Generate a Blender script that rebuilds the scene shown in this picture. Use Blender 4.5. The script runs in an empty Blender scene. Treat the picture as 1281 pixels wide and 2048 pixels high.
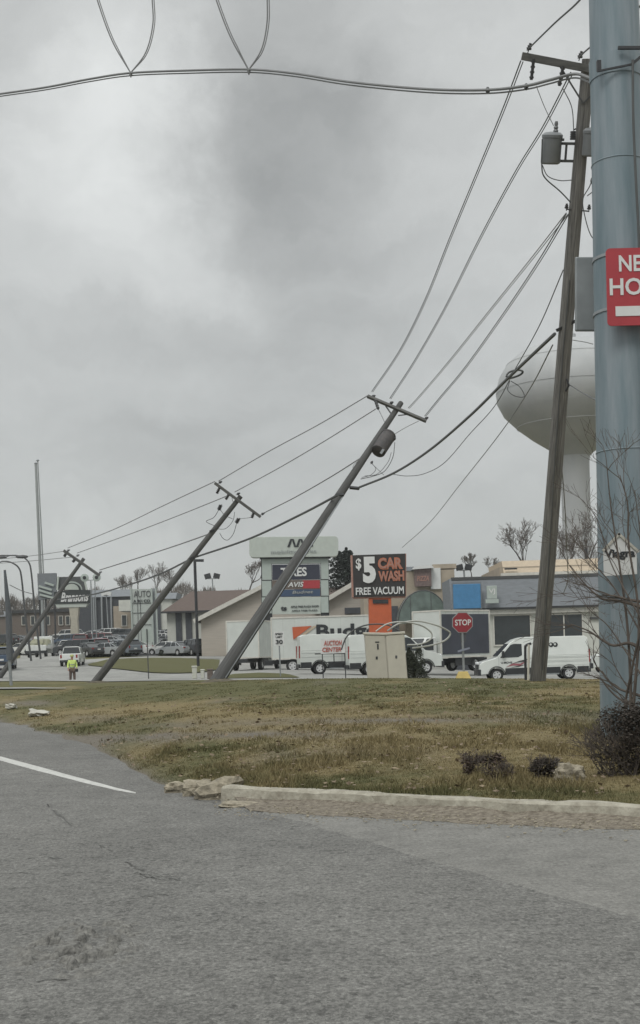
import bpy, bmesh, math, random
import numpy as np
from mathutils import Vector, Matrix
random.seed(7); np.random.seed(7)
SC = bpy.context.scene
COL = SC.collection
R = math.radians
# ------------------------------------------------------------------ camera
F, CX, HY, RHO, EYE = 2600.0, 640.5, 1303.0, 0.030, 1.5      # photograph pixels (1281 x 2048)
cam = bpy.data.cameras.new('camera'); camo = bpy.data.objects.new('camera', cam); COL.objects.link(camo)
cam.sensor_fit = 'VERTICAL'; cam.sensor_height = 24; cam.lens = 24 * F / 2048
cam.shift_y = (HY - 1024) / 2048 * math.cos(RHO); cam.shift_x = 0
cam.clip_start = .1; cam.clip_end = 6000
camo.location = (0, 0, EYE)
camo.rotation_euler = Matrix.Rotation(R(90), 4, 'X').to_euler()
camo.matrix_world = Matrix.Translation((0, 0, EYE)) @ Matrix.Rotation(RHO, 4, 'Y') @ Matrix.Rotation(R(90), 4, 'X')
cam.shift_y = (HY - 1024) / 2048
SC.camera = camo
cr, sr = math.cos(RHO), math.sin(RHO)
def W(px, py, d):
    """the point of the place at distance d straight ahead that the photograph shows at this pixel"""
    u, v = px - CX, HY - py
    return Vector(((u * cr + v * sr) * d / F, d, EYE + (-u * sr + v * cr) * d / F))
def proj(X, Y, Z):
    a = X / Y * F; b = (Z - EYE) / Y * F
    return CX + a * cr - b * sr, HY - (a * sr + b * cr)
def XD(px, d, z=0.5):
    b = (z - EYE) / d * F
    return ((px - CX) + b * sr) / cr * d / F
def hit_z(px, py, z):
    p = W(px, py, 1.0); t = (z - EYE) / (p.z - EYE)
    return Vector((p.x * t, t, z))
# ------------------------------------------------------------------ colour management
SC.view_settings.view_transform = 'Standard'; SC.view_settings.look = 'None'
SC.view_settings.exposure = 0.0; SC.view_settings.gamma = 1
SC.render.resolution_x, SC.render.resolution_y = 640, 1024
# ------------------------------------------------------------------ world: overcast sky
wd = bpy.data.worlds.new('World'); SC.world = wd; wd.use_nodes = True
nt = wd.node_tree; nt.nodes.clear()
def N(tree, typ, **kw):
    n = tree.nodes.new(typ)
    for k, v in kw.items():
        if k == 'inp':
            for kk, vv in v.items(): n.inputs[kk].default_value = vv
        else: setattr(n, k, v)
    return n
out = N(nt, 'ShaderNodeOutputWorld'); bg = N(nt, 'ShaderNodeBackground'); nt.links.new(bg.outputs[0], out.inputs[0])
tc = N(nt, 'ShaderNodeTexCoord')
nz = N(nt, 'ShaderNodeTexNoise', inp={'Scale': 5.5, 'Detail': 7.0, 'Roughness': .62})
nt.links.new(tc.outputs['Generated'], nz.inputs['Vector'])
s1 = N(nt, 'ShaderNodeVectorMath', operation='SUBTRACT'); s1.inputs[1].default_value = (.5, .5, .5)
nt.links.new(nz.outputs['Color'], s1.inputs[0])
s2 = N(nt, 'ShaderNodeVectorMath', operation='MULTIPLY_ADD'); s2.inputs[1].default_value = (.18, .18, .18)
nt.links.new(s1.outputs[0], s2.inputs[0]); nt.links.new(tc.outputs['Generated'], s2.inputs[2])
acc = None
PATCH = [(225, 250, .07, .16), (290, 150, .045, .08), (100, 480, .10, .05), (330, 490, .06, .10), (60, 60, .10, .02),
         (590, 220, .10, -.15), (480, 390, .05, -.06), (720, 430, .09, -.04), (330, 740, .11, -.05), (560, 820, .10, -.03),
         (900, 330, .12, .05), (1010, 620, .12, .03), (80, 1150, .09, .05), (850, 980, .12, -.03), (400, 30, .07, -.04)]
for px, py, r, a in PATCH:
    v = (W(px, py, 10) - Vector((0, 0, EYE))).normalized()
    dd = N(nt, 'ShaderNodeVectorMath', operation='DISTANCE'); dd.inputs[1].default_value = v
    nt.links.new(s2.outputs[0], dd.inputs[0])
    mr = N(nt, 'ShaderNodeMapRange', interpolation_type='SMOOTHERSTEP'); mr.inputs['From Max'].default_value = r * 1.6
    mr.inputs['To Min'].default_value = a; mr.inputs['To Max'].default_value = 0
    nt.links.new(dd.outputs['Value'], mr.inputs['Value'])
    if acc is None: acc = mr.outputs[0]
    else:
        ad = N(nt, 'ShaderNodeMath', operation='ADD'); nt.links.new(acc, ad.inputs[0]); nt.links.new(mr.outputs[0], ad.inputs[1]); acc = ad.outputs[0]
mp = N(nt, 'ShaderNodeMapping'); mp.inputs['Scale'].default_value = (1, 1, 3.2)
nt.links.new(s2.outputs[0], mp.inputs[0])
n2 = N(nt, 'ShaderNodeTexNoise', inp={'Scale': 4.2, 'Detail': 8.0, 'Roughness': .56}); nt.links.new(mp.outputs[0], n2.inputs['Vector'])
m2 = N(nt, 'ShaderNodeMapRange'); m2.inputs['From Min'].default_value = .3; m2.inputs['From Max'].default_value = .7
m2.inputs['To Min'].default_value = -.075; m2.inputs['To Max'].default_value = .075
nt.links.new(n2.outputs['Fac'], m2.inputs['Value'])
ad = N(nt, 'ShaderNodeMath', operation='ADD'); nt.links.new(acc, ad.inputs[0]); nt.links.new(m2.outputs[0], ad.inputs[1])
ad2 = N(nt, 'ShaderNodeMath', operation='ADD'); nt.links.new(ad.outputs[0], ad2.inputs[0]); ad2.inputs[1].default_value = .535
vm = N(nt, 'ShaderNodeVectorMath', operation='SCALE'); vm.inputs[0].default_value = (.988, 1.010, .996)
nt.links.new(ad2.outputs[0], vm.inputs['Scale'])
sp = N(nt, 'ShaderNodeSeparateXYZ'); nt.links.new(tc.outputs['Generated'], sp.inputs[0])
mz = N(nt, 'ShaderNodeMapRange'); mz.inputs['From Min'].default_value = .46; mz.inputs['From Max'].default_value = 1.0
mz.inputs['To Min'].default_value = 1.0; mz.inputs['To Max'].default_value = 2.9; nt.links.new(sp.outputs['Z'], mz.inputs['Value'])
v2 = N(nt, 'ShaderNodeVectorMath', operation='SCALE'); nt.links.new(vm.outputs[0], v2.inputs[0]); nt.links.new(mz.outputs[0], v2.inputs['Scale'])
SUN_EL, SUN_AZ = R(48), R(205)
sky = N(nt, 'ShaderNodeTexSky', sky_type='NISHITA'); sky.sun_disc = False; sky.sun_elevation = SUN_EL; sky.sun_rotation = SUN_AZ
sv = N(nt, 'ShaderNodeVectorMath', operation='MULTIPLY_ADD'); sv.inputs[1].default_value = (.006, .006, .006)
nt.links.new(sky.outputs[0], sv.inputs[0]); nt.links.new(v2.outputs[0], sv.inputs[2])
nt.links.new(sv.outputs[0], bg.inputs['Color']); bg.inputs['Strength'].default_value = 1.0
sl = bpy.data.lights.new('sun', 'SUN'); sl.energy = 1.2; sl.angle = R(22); sl.color = (1, .97, .93)
so = bpy.data.objects.new('sun', sl); COL.objects.link(so)
sd = Vector((math.sin(SUN_AZ) * math.cos(SUN_EL), math.cos(SUN_AZ) * math.cos(SUN_EL), math.sin(SUN_EL)))
so.rotation_euler = sd.to_track_quat('Z', 'Y').to_euler()

# ------------------------------------------------------------------ materials
MATS = {}
def mat(name, col, rough=.6, metal=0.0, var=.12, scale=3.0, bump=0.0, bscale=40.0, spec=.5, stretch=(1, 1, 1), col2=None, coat=0, coords='Object', trans=0):
    if name in MATS: return MATS[name]
    m = bpy.data.materials.new(name); m.use_nodes = True; t = m.node_tree; b = t.nodes['Principled BSDF']
    b.inputs['Roughness'].default_value = rough; b.inputs['Metallic'].default_value = metal
    b.inputs['Specular IOR Level'].default_value = spec
    if coat: b.inputs['Coat Weight'].default_value = coat
    if trans: b.inputs['Transmission Weight'].default_value = trans
    c = N(t, 'ShaderNodeTexCoord'); mp = N(t, 'ShaderNodeMapping'); mp.inputs['Scale'].default_value = stretch
    src = c.outputs['Object']
    if coords == 'World': src = N(t, 'ShaderNodeNewGeometry').outputs['Position']
    t.links.new(src, mp.inputs[0])
    n = N(t, 'ShaderNodeTexNoise', inp={'Scale': scale, 'Detail': 6.0, 'Roughness': .6}); t.links.new(mp.outputs[0], n.inputs['Vector'])
    r = N(t, 'ShaderNodeValToRGB'); r.color_ramp.elements[0].position = .3; r.color_ramp.elements[1].position = .7
    c2 = col2 if col2 else tuple(min(1, x * (1 + var)) for x in col)
    c1 = col if col2 else tuple(x * (1 - var) for x in col)
    r.color_ramp.elements[0].color = (*c1, 1); r.color_ramp.elements[1].color = (*c2, 1)
    t.links.new(n.outputs['Fac'], r.inputs[0]); t.links.new(r.outputs[0], b.inputs['Base Color'])
    if bump:
        n3 = N(t, 'ShaderNodeTexNoise', inp={'Scale': bscale, 'Detail': 4.0}); t.links.new(mp.outputs[0], n3.inputs['Vector'])
        bp = N(t, 'ShaderNodeBump', inp={'Strength': bump, 'Distance': .02}); t.links.new(n3.outputs['Fac'], bp.inputs['Height'])
        t.links.new(bp.outputs[0], b.inputs['Normal'])
    MATS[name] = m; return m
M = {}
M['wood'] = mat('weathered_pole_wood', (.16, .155, .145), .85, var=.55, scale=5, stretch=(7, 7, .3), bump=.9, bscale=14)
M['wood2'] = mat('pole_wood_dark', (.098, .098, .094), .85, var=.35, scale=3, stretch=(6, 6, .4), bump=.5, bscale=14)
M['wood3'] = mat('pole_wood_darkest', (.07, .07, .068), .85, var=.35, scale=3, stretch=(6, 6, .4), bump=.5, bscale=14)  # darkest of the pole wood tones
M['crossarm'] = mat('crossarm_wood', (.105, .105, .10), .8, var=.3, scale=4, stretch=(.5, 5, 5))
M['steel'] = mat('bluegrey_steel', (.135, .19, .215), .6, .1, col2=(.25, .29, .315), scale=3.2, stretch=(2.2, 2.2, .22), bump=.1, bscale=6)
M['galv'] = mat('galvanised_metal', (.30, .32, .33), .5, .5, var=.15, scale=6)
M['darkmetal'] = mat('dark_metal', (.045, .047, .05), .5, .4, var=.2)
M['bracket'] = mat('bracket_metal', (.09, .093, .095), .55, .4)
M['wire'] = mat('wire_black', (.075, .08, .08), .6)
M['wiregrey'] = mat('wire_grey', (.19, .195, .195), .6)
M['insul'] = mat('insulator', (.04, .04, .042), .35)
M['insulgrey'] = mat('insulator_grey', (.16, .165, .17), .4)
M['trafogrey'] = mat('transformer_grey', (.17, .18, .185), .45, .1, var=.1)
M['traforust'] = mat('transformer_rusty', (.05, .05, .052), .7, .1, col2=(.095, .085, .082), scale=5)
M['white'] = mat('white_paint', (.62, .64, .62), .35, var=.06, scale=1.5, coat=.3)
M['vanwhite'] = mat('van_white', (.64, .67, .64), .28, var=.05, scale=1.2, coat=.5)
M['boxwhite'] = mat('box_white', (.56, .59, .56), .45, var=.07, scale=1)
M['blackplastic'] = mat('black_plastic', (.022, .024, .027), .5)
M['rubber'] = mat('tyre_rubber', (.018, .018, .019), .8)
M['rim'] = mat('wheel_rim', (.55, .56, .56), .4, .2)
M['glass'] = mat('vehicle_glass', (.022, .027, .03), .08, spec=.6)
M['winglass'] = mat('window_glass', (.035, .042, .045), .12, spec=.5)
M['headlamp'] = mat('headlamp', (.55, .57, .58), .15)
M['tail'] = mat('tail_lamp', (.25, .02, .02), .25)
M['red'] = mat('sign_red', (.36, .035, .045), .5, var=.1)
M['stopred'] = mat('stop_red', (.25, .025, .035), .5, var=.1)
M['signwhite'] = mat('sign_white', (.62, .63, .62), .5, var=.05)
M['lettergrey'] = mat('letter_grey', (.28, .30, .30), .5)
M['letterblack'] = mat('letter_black', (.022, .026, .03), .5)
M['signblack'] = mat('sign_black', (.03, .028, .028), .5)
M['orange'] = mat('orange_pylon', (.47, .105, .04), .55, var=.08)
M['orangelet'] = mat('orange_letters', (.45, .16, .09), .5)
M['pink'] = mat('pink_edge', (.36, .20, .16), .6)
M['navy'] = mat('sign_navy', (.03, .034, .055), .5)
M['blue'] = mat('sign_blue', (.04, .07, .13), .5)
M['bluepanel'] = mat('blue_panel', (.06, .205, .39), .5, var=.1)
M['signpale'] = mat('sign_pale', (.44, .48, .44), .5, var=.05)
M['signgrey'] = mat('sign_grey', (.38, .43, .40), .5, var=.05)
M['cream'] = mat('cream_cabinet', (.52, .50, .43), .55, var=.08, scale=2)
M['yellow'] = mat('yellow_base', (.52, .40, .13), .6, var=.15)
M['conc'] = mat('kerb_concrete', (.24, .22, .175), .9, col2=(.42, .40, .33), scale=9, bump=.6, bscale=30, coords='World')
M['concw'] = mat('pale_concrete', (.44, .43, .38), .9, var=.2, scale=5, bump=.6, bscale=30)
M['rock'] = mat('broken_concrete', (.28, .25, .19), .95, var=.4, scale=12, bump=.8, bscale=30, coords='World')
M['mansard'] = mat('grey_mansard', (.175, .19, .205), .75, var=.12, scale=2, stretch=(1, 1, 4), bump=.15)
M['stucco'] = mat('cream_wall', (.54, .55, .50), .85, var=.1, scale=1.2)
M['tan'] = mat('tan_wall', (.36, .31, .245), .85, var=.12, scale=1)
M['tanroof'] = mat('tan_roof_edge', (.47, .39, .29), .8, var=.1)
M['brownroof'] = mat('brown_shingles', (.105, .078, .066), .9, var=.2, scale=3, stretch=(1, 3, 3), bump=.4)
M['gable'] = mat('gable_siding', (.42, .385, .34), .85, var=.1, scale=2, stretch=(.3, 1, 5))
M['trimwhite'] = mat('trim_white', (.56, .55, .50), .7)
M['darkwall'] = mat('dark_wall', (.06, .065, .075), .7, var=.2)
M['brick'] = mat('brown_brick', (.14, .115, .10), .85, var=.25, scale=6)
M['greenglass'] = mat('canopy_glass', (.12, .155, .14), .3, var=.3, scale=1.5)
M['tower'] = mat('water_tower_paint', (.35, .365, .37), .45, col2=(.41, .42, .42), scale=.5, stretch=(1, 1, .3))
M['bark'] = mat('bark', (.07, .058, .05), .9, var=.25)
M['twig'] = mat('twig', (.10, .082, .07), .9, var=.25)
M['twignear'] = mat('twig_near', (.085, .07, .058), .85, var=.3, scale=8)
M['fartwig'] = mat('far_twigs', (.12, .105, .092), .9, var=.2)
M['conifer'] = mat('conifer_green', (.018, .026, .02), .9, var=.4, scale=4)
M['bush'] = mat('dark_bush', (.055, .064, .046), .9, var=.4, scale=5)
M['shrub'] = mat('brown_shrub', (.032, .028, .022), .85, col2=(.065, .052, .042), scale=9)
M['shrub2'] = mat('russet_shrub', (.06, .038, .03), .85, col2=(.095, .075, .055), scale=9)
M['hivis'] = mat('hi_vis_cloth', (.56, .70, .20), .8, var=.08)
M['trouser'] = mat('brown_trousers', (.10, .07, .055), .85)
M['skin'] = mat('skin', (.35, .2, .14), .6)
M['hair'] = mat('hard_hat', (.33, .36, .12), .5)
M['boot'] = mat('boot', (.05, .035, .025), .7)
def paint(nm, c): 
    return mat('paint_' + nm, c, .3, .1, var=.05, coat=.5)

# road material
def road_mat(name, base, warm=0.0, grain=1.0):
    m = bpy.data.materials.new(name); m.use_nodes = True; t = m.node_tree; b = t.nodes['Principled BSDF']
    b.inputs['Roughness'].default_value = .85; b.inputs['Specular IOR Level'].default_value = .35
    g = N(t, 'ShaderNodeNewGeometry')
    def noise(sc, det=4, st=(1, 1, 1), rough=.6, typ='ShaderNodeTexNoise'):
        mp = N(t, 'ShaderNodeMapping'); mp.inputs['Scale'].default_value = st; t.links.new(g.outputs['Position'], mp.inputs[0])
        n = N(t, typ, inp={'Scale': sc}); 
        if typ == 'ShaderNodeTexNoise': n.inputs['Detail'].default_value = det; n.inputs['Roughness'].default_value = rough
        t.links.new(mp.outputs[0], n.inputs['Vector']); return n
    big = noise(.35, 5, (1, .6, 1)); mid = noise(3.0, 6, (1, 1, 1)); fine = noise(30, 7, (1.15, .62, 1), .78); spk = noise(150, 2)
    def rng(o, a, b_, c, d):
        r = N(t, 'ShaderNodeMapRange'); r.inputs['From Min'].default_value = a; r.inputs['From Max'].default_value = b_
        r.inputs['To Min'].default_value = c; r.inputs['To Max'].default_value = d; t.links.new(o, r.inputs[0]); return r.outputs[0]
    def mul(a, b_):
        r = N(t, 'ShaderNodeMath', operation='MULTIPLY'); t.links.new(a, r.inputs[0]); t.links.new(b_, r.inputs[1]); return r.outputs[0]
    k = mul(mul(rng(big.outputs['Fac'], .35, .65, .84, 1.13), rng(mid.outputs['Fac'], .35, .65, .88, 1.10)),
            mul(rng(fine.outputs['Fac'], .36, .64, 1 - .34 * grain, 1 + .34 * grain), rng(spk.outputs['Fac'], .35, .65, 1 - .22 * grain, 1 + .22 * grain)))
    vo = noise(70, typ='ShaderNodeTexVoronoi', st=(1, .8, 1)); vx = N(t, 'ShaderNodeSeparateColor'); t.links.new(vo.outputs['Color'], vx.inputs[0])
    k = mul(k, rng(vx.outputs[0], 0, 1, 1 - .30 * grain, 1 + .30 * grain))
    v5 = noise(26, typ='ShaderNodeTexVoronoi'); vy = N(t, 'ShaderNodeSeparateColor'); t.links.new(v5.outputs['Color'], vy.inputs[0])
    k = mul(k, rng(vy.outputs[1], .82, 1, 1, 1 - .35 * grain))
    # cracks: thin dark lines where a distorted noise crosses its middle
    ck = noise(.9, 7, (1, .55, 1), .62); ab = N(t, 'ShaderNodeMath', operation='SUBTRACT'); t.links.new(ck.outputs['Fac'], ab.inputs[0]); ab.inputs[1].default_value = .5
    ab2 = N(t, 'ShaderNodeMath', operation='ABSOLUTE'); t.links.new(ab.outputs[0], ab2.inputs[0])
    gate = noise(.5, 2); 
    crack = rng(ab2.outputs[0], 0, .004, 0, 1)
    gt = rng(gate.outputs['Fac'], .5, .58, 1, .6)
    mx = N(t, 'ShaderNodeMath', operation='MAXIMUM'); t.links.new(crack, mx.inputs[0]); 
    inv = rng(gate.outputs['Fac'], .5, .6, 1, .62); t.links.new(inv, mx.inputs[1])
    k = mul(k, mx.outputs[0])
    vs = N(t, 'ShaderNodeVectorMath', operation='SCALE'); vs.inputs[0].default_value = base; t.links.new(k, vs.inputs['Scale'])
    t.links.new(vs.outputs[0], b.inputs['Base Color'])
    bp = N(t, 'ShaderNodeBump', inp={'Strength': .45 * grain, 'Distance': .015}); t.links.new(fine.outputs['Fac'], bp.inputs['Height']); t.links.new(bp.outputs[0], b.inputs['Normal'])
    MATS[name] = m; return m
M['asphalt'] = road_mat('old_asphalt', (.152, .150, .140))
M['paleroad'] = road_mat('pale_side_road', (.190, .187, .173), grain=.55)
M['lot'] = road_mat('concrete_lot', (.27, .27, .255), grain=.3)
M['darklot'] = road_mat('dark_lot', (.10, .10, .10), grain=.4)
M['gutter'] = mat('gutter_dirt', (.085, .068, .05), .95, col2=(.27, .24, .19), scale=22, stretch=(.8, 1, 1), bump=1, bscale=45, coords='World')
M['line'] = mat('worn_white_line', (.36, .36, .34), .7, col2=(.58, .58, .55), scale=12, coords='World')

def attr_ground(name, fine_scale, blade=False):
    m = bpy.data.materials.new(name); m.use_nodes = True; t = m.node_tree; b = t.nodes['Principled BSDF']
    b.inputs['Roughness'].default_value = .95; b.inputs['Specular IOR Level'].default_value = .15
    a = N(t, 'ShaderNodeAttribute', attribute_name='tone'); sx = N(t, 'ShaderNodeSeparateXYZ'); t.links.new(a.outputs['Vector'], sx.inputs[0])
    g = N(t, 'ShaderNodeNewGeometry')
    n = N(t, 'ShaderNodeTexNoise', inp={'Scale': fine_scale, 'Detail': 7.0, 'Roughness': .7}); t.links.new(g.outputs['Position'], n.inputs['Vector'])
    def mix(f, c1, c2):
        x = N(t, 'ShaderNodeMix', data_type='RGBA'); 
        if hasattr(f, 'links') or not isinstance(f, float): t.links.new(f, x.inputs[0])
        for i, c in ((6, c1), (7, c2)):
            if isinstance(c, tuple): x.inputs[i].default_value = (*c, 1)
            else: t.links.new(c, x.inputs[i])
        return x.outputs[2]
    nr = N(t, 'ShaderNodeMapRange'); nr.inputs['From Min'].default_value = .3; nr.inputs['From Max'].default_value = .7
    t.links.new((g.outputs['Random Per Island'] if blade else n.outputs['Fac']), nr.inputs[0])
    if blade: nr.inputs['From Min'].default_value = 0; nr.inputs['From Max'].default_value = 1
    green = mix(nr.outputs[0], (.078, .080, .034), (.135, .132, .066))
    straw = mix(nr.outputs[0], (.150, .120, .060), (.285, .236, .130))
    dirt = mix(nr.outputs[0], (.11, .093, .072), (.22, .205, .175))
    ad = N(t, 'ShaderNodeMath', operation='ADD'); t.links.new(sx.outputs[0], ad.inputs[0])
    sb = N(t, 'ShaderNodeMapRange'); sb.inputs['From Min'].default_value = .3; sb.inputs['From Max'].default_value = .7
    sb.inputs['To Min'].default_value = -.32; sb.inputs['To Max'].default_value = .32
    n4 = N(t, 'ShaderNodeTexNoise', inp={'Scale': fine_scale * .45, 'Detail': 5.0, 'Roughness': .7}); t.links.new(g.outputs['Position'], n4.inputs['Vector'])
    t.links.new(n4.outputs['Fac'], sb.inputs[0]); t.links.new(sb.outputs[0], ad.inputs[1])
    cl = N(t, 'ShaderNodeClamp'); t.links.new(ad.outputs[0], cl.inputs[0])
    c = mix(cl.outputs[0], green, straw)
    c = mix(sx.outputs[1], c, dirt)
    t.links.new(c, b.inputs['Base Color'])
    if not blade:
        bp = N(t, 'ShaderNodeBump', inp={'Strength': .9, 'Distance': .05}); t.links.new(n.outputs['Fac'], bp.inputs['Height']); t.links.new(bp.outputs[0], b.inputs['Normal'])
    MATS[name] = m; return m
M['lawn'] = attr_ground('lawn', 14.0); M['blade'] = attr_ground('grass_blade', 14.0, True)

# ------------------------------------------------------------------ object helpers
def tag(o, label=None, cat=None, group=None, kind=None):
    if label: o['label'] = label
    if cat: o['category'] = cat
    if group: o['group'] = group
    if kind: o['kind'] = kind
    return o
def empty(name, loc, rz=0, label=None, cat=None, group=None):
    o = bpy.data.objects.new(name, None); COL.objects.link(o); o.empty_display_size = .2
    o.matrix_world = Matrix.Translation(loc) @ Matrix.Rotation(rz, 4, 'Z')
    return tag(o, label, cat, group)
class MB:
    def __init__(s): s.v = []; s.f = []
    def quad(s, *p):
        k = len(s.v); s.v += [tuple(q) for q in p]; s.f.append(tuple(range(k, k + len(p)))); return s
    def box(s, c, d, rot=None):
        k = len(s.v); 
        for i in (-1, 1):
            for j in (-1, 1):
                for l in (-1, 1):
                    q = Vector((i * d[0] / 2, j * d[1] / 2, l * d[2] / 2))
                    if rot is not None: q = rot @ q
                    s.v.append(tuple(q + Vector(c)))
        for a in ((0, 1, 3, 2), (4, 6, 7, 5), (0, 4, 5, 1), (2, 3, 7, 6), (0, 2, 6, 4), (1, 5, 7, 3)): s.f.append(tuple(k + i for i in a))
        return s
    def bar(s, p, q, w, h=None):
        p, q = Vector(p), Vector(q); h = h or w; d = q - p; L = d.length
        rot = d.to_track_quat('Z', 'Y').to_matrix()
        return s.box((p + q) / 2, (w, h, L), rot)
    def tube(s, pts, r, n=6, cap=True):
        pts = [Vector(p) for p in pts]; m = len(pts)
        rr = r if isinstance(r, (list, tuple)) else [r] * m
        t0 = (pts[1] - pts[0]).normalized(); up = Vector((0, 0, 1)) if abs(t0.z) < .9 else Vector((1, 0, 0))
        u = t0.cross(up).normalized(); k = len(s.v)
        for i, p in enumerate(pts):
            t = (pts[min(i + 1, m - 1)] - pts[max(i - 1, 0)])
            if t.length < 1e-9: t = t0
            t = t.normalized(); u = (u - t * u.dot(t)).normalized(); w = t.cross(u)
            for j in range(n):
                a = 2 * math.pi * j / n; s.v.append(tuple(p + (u * math.cos(a) + w * math.sin(a)) * rr[i]))
        for i in range(m - 1):
            for j in range(n):
                s.f.append((k + i * n + j, k + i * n + (j + 1) % n, k + (i + 1) * n + (j + 1) % n, k + (i + 1) * n + j))
        if cap:
            s.f.append(tuple(k + j for j in range(n))[::-1]); s.f.append(tuple(k + (m - 1) * n + j for j in range(n)))
        return s
    def lathe(s, prof, c=(0, 0, 0), n=24, axis='z', cap=True):
        k = len(s.v); m = len(prof)
        for r, z in prof:
            for j in range(n):
                a = 2 * math.pi * j / n; x, y = r * math.cos(a), r * math.sin(a)
                q = (x, y, z) if axis == 'z' else ((x, z, y) if axis == 'y' else (z, x, y))
                s.v.append((q[0] + c[0], q[1] + c[1], q[2] + c[2]))
        for i in range(m - 1):
            for j in range(n): s.f.append((k + i * n + j, k + i * n + (j + 1) % n, k + (i + 1) * n + (j + 1) % n, k + (i + 1) * n + j))
        if cap: s.f.append(tuple(k + j for j in range(n))); s.f.append(tuple(k + (m - 1) * n + j for j in range(n)))
        return s
    def prism(s, poly, hw0, hw1=None, z0=0, z1=1, y0=None, y1=None):
        """side profile (x,z) widened across y; half width runs from hw0 at z0 to hw1 at z1"""
        hw1 = hw0 if hw1 is None else hw1; k = len(s.v); n = len(poly)
        for sgn in (-1, 1):
            for x, z in poly:
                h = hw0 + (hw1 - hw0) * (z - z0) / (z1 - z0)
                y = sgn * h if y0 is None else (y0 if sgn < 0 else y1)
                s.v.append((x, y, z))
        s.f.append(tuple(k + i for i in range(n))); s.f.append(tuple(k + n + i for i in range(n))[::-1])
        for i in range(n): j = (i + 1) % n; s.f.append((k + i, k + j, k + n + j, k + n + i))
        return s
    def build(s, name, m, parent=None, smooth=False, bevel=0, seg=2, kind=None, recalc=True, ang=35):
        me = bpy.data.meshes.new(name); me.from_pydata(s.v, [], s.f)
        if recalc:
            bm = bmesh.new(); bm.from_mesh(me); bmesh.ops.recalc_face_normals(bm, faces=bm.faces); bm.to_mesh(me); bm.free()
        me.materials.append(m)
        if smooth:
            me.polygons.foreach_set('use_smooth', [True] * len(me.polygons)); me.set_sharp_from_angle(angle=R(ang))
        o = bpy.data.objects.new(name, me); COL.objects.link(o)
        if parent is not None: o.parent = parent
        if bevel:
            b = o.modifiers.new('bevel', 'BEVEL'); b.width = bevel; b.segments = seg; b.limit_method = 'ANGLE'; b.angle_limit = R(35)
        if kind: o['kind'] = kind
        return o
def text(name, s, m, parent, x, y, z, w=None, h=None, ext=.01, bold=0.0, shear=0, space=1.0, depth_axis='y'):
    """letters standing up in the local xz plane, facing -y, centred on x,z at plane y"""
    c = bpy.data.curves.new(name, 'FONT'); c.body = s; c.size = 1; c.extrude = 0; c.offset = bold; c.shear = shear; c.space_character = space
    c.resolution_u = 3
    o = bpy.data.objects.new(name, c); COL.objects.link(o)
    dg = bpy.context.evaluated_depsgraph_get(); dg.update()
    me = bpy.data.meshes.new_from_object(o.evaluated_get(dg)); bpy.data.objects.remove(o)
    co = np.zeros(len(me.vertices) * 3); me.vertices.foreach_get('co', co); co = co.reshape(-1, 3)
    x0, x1, y0, y1 = co[:, 0].min(), co[:, 0].max(), co[:, 1].min(), co[:, 1].max()
    sy = h / (y1 - y0) if h else None; sx = w / (x1 - x0) if w else sy
    if sy is None: sy = sx
    nc = np.zeros_like(co); nc[:, 0] = (co[:, 0] - (x0 + x1) / 2) * sx + x; nc[:, 2] = (co[:, 1] - (y0 + y1) / 2) * sy + z; nc[:, 1] = y
    me.vertices.foreach_set('co', nc.reshape(-1)); me.materials.clear(); me.materials.append(m); me.polygons.foreach_set('use_smooth', [False] * len(me.polygons)); me.update()
    ob = bpy.data.objects.new(name, me); COL.objects.link(ob); ob.parent = parent
    if ext:
        md = ob.modifiers.new('thick', 'SOLIDIFY'); md.thickness = ext; md.offset = 0
    return ob
def copy_tree(o, parent=None):
    c = o.copy(); COL.objects.link(c)
    if parent is not None: c.parent = parent
    for ch in list(o.children): copy_tree(ch, c)
    return c

# ------------------------------------------------------------------ value noise
_rs = np.random.RandomState(3); _lat = _rs.rand(256, 256)
def vnoise(x, y):
    xi = np.floor(x).astype(int); yi = np.floor(y).astype(int); fx = x - xi; fy = y - yi
    fx = fx * fx * (3 - 2 * fx); fy = fy * fy * (3 - 2 * fy)
    a = _lat[xi % 256, yi % 256]; b = _lat[(xi + 1) % 256, yi % 256]; c = _lat[xi % 256, (yi + 1) % 256]; d = _lat[(xi + 1) % 256, (yi + 1) % 256]
    return (a * (1 - fx) + b * fx) * (1 - fy) + (c * (1 - fx) + d * fx) * fy
def fbm(x, y, o=4):
    s = 0; a = .5
    for i in range(o): s = s + a * vnoise(x * 2 ** i + 17 * i, y * 2 ** i + 31 * i); a *= .5
    return s
# ------------------------------------------------------------------ terrain
KERB_PX = [(1281, 1607), (1000, 1596), (750, 1583), (600, 1576), (455, 1570)]
bound = []                                   # lawn edge, from camera right to camera left
for px, py in KERB_PX: bound.append(hit_z(px, py, .15))
b0 = bound[0]; d0 = (bound[0] - bound[2]).normalized()
bound = [b0 + d0 * 60 + Vector((0, 0, 0)), b0 + d0 * 12] + bound
for px, py in [(375, 1582), (330, 1568), (265, 1535), (215, 1508), (150, 1482), (100, 1466), (40, 1450), (0, 1443)]:
    bound.append(hit_z(px, py, .0))
bound += [Vector((-14, 46, 0)), Vector((-22, 58, 0)), Vector((-60, 110, 0.5)), Vector((-900, 1200, 4))]
bX = np.array([p.x for p in bound])[::-1]; bY = np.array([p.y for p in bound])[::-1]
def Yb(X):
    X = np.asarray(X, float); y = np.interp(X, bX, bY)
    w_ = np.clip((-1.45 - X) / .5, 0, 1) * np.clip((X + 16) / 4, 0, 1)
    return y + w_ * ((fbm(X * 3.1 + 5, X * 0 + 2.3, 4) - .47) * 1.3 * np.clip(y / 22, .3, 1.3))
C = []
for p in bound[1:-2]: C.append((p.x, p.y, (.14 if p.z > .1 else .0)))
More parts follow.
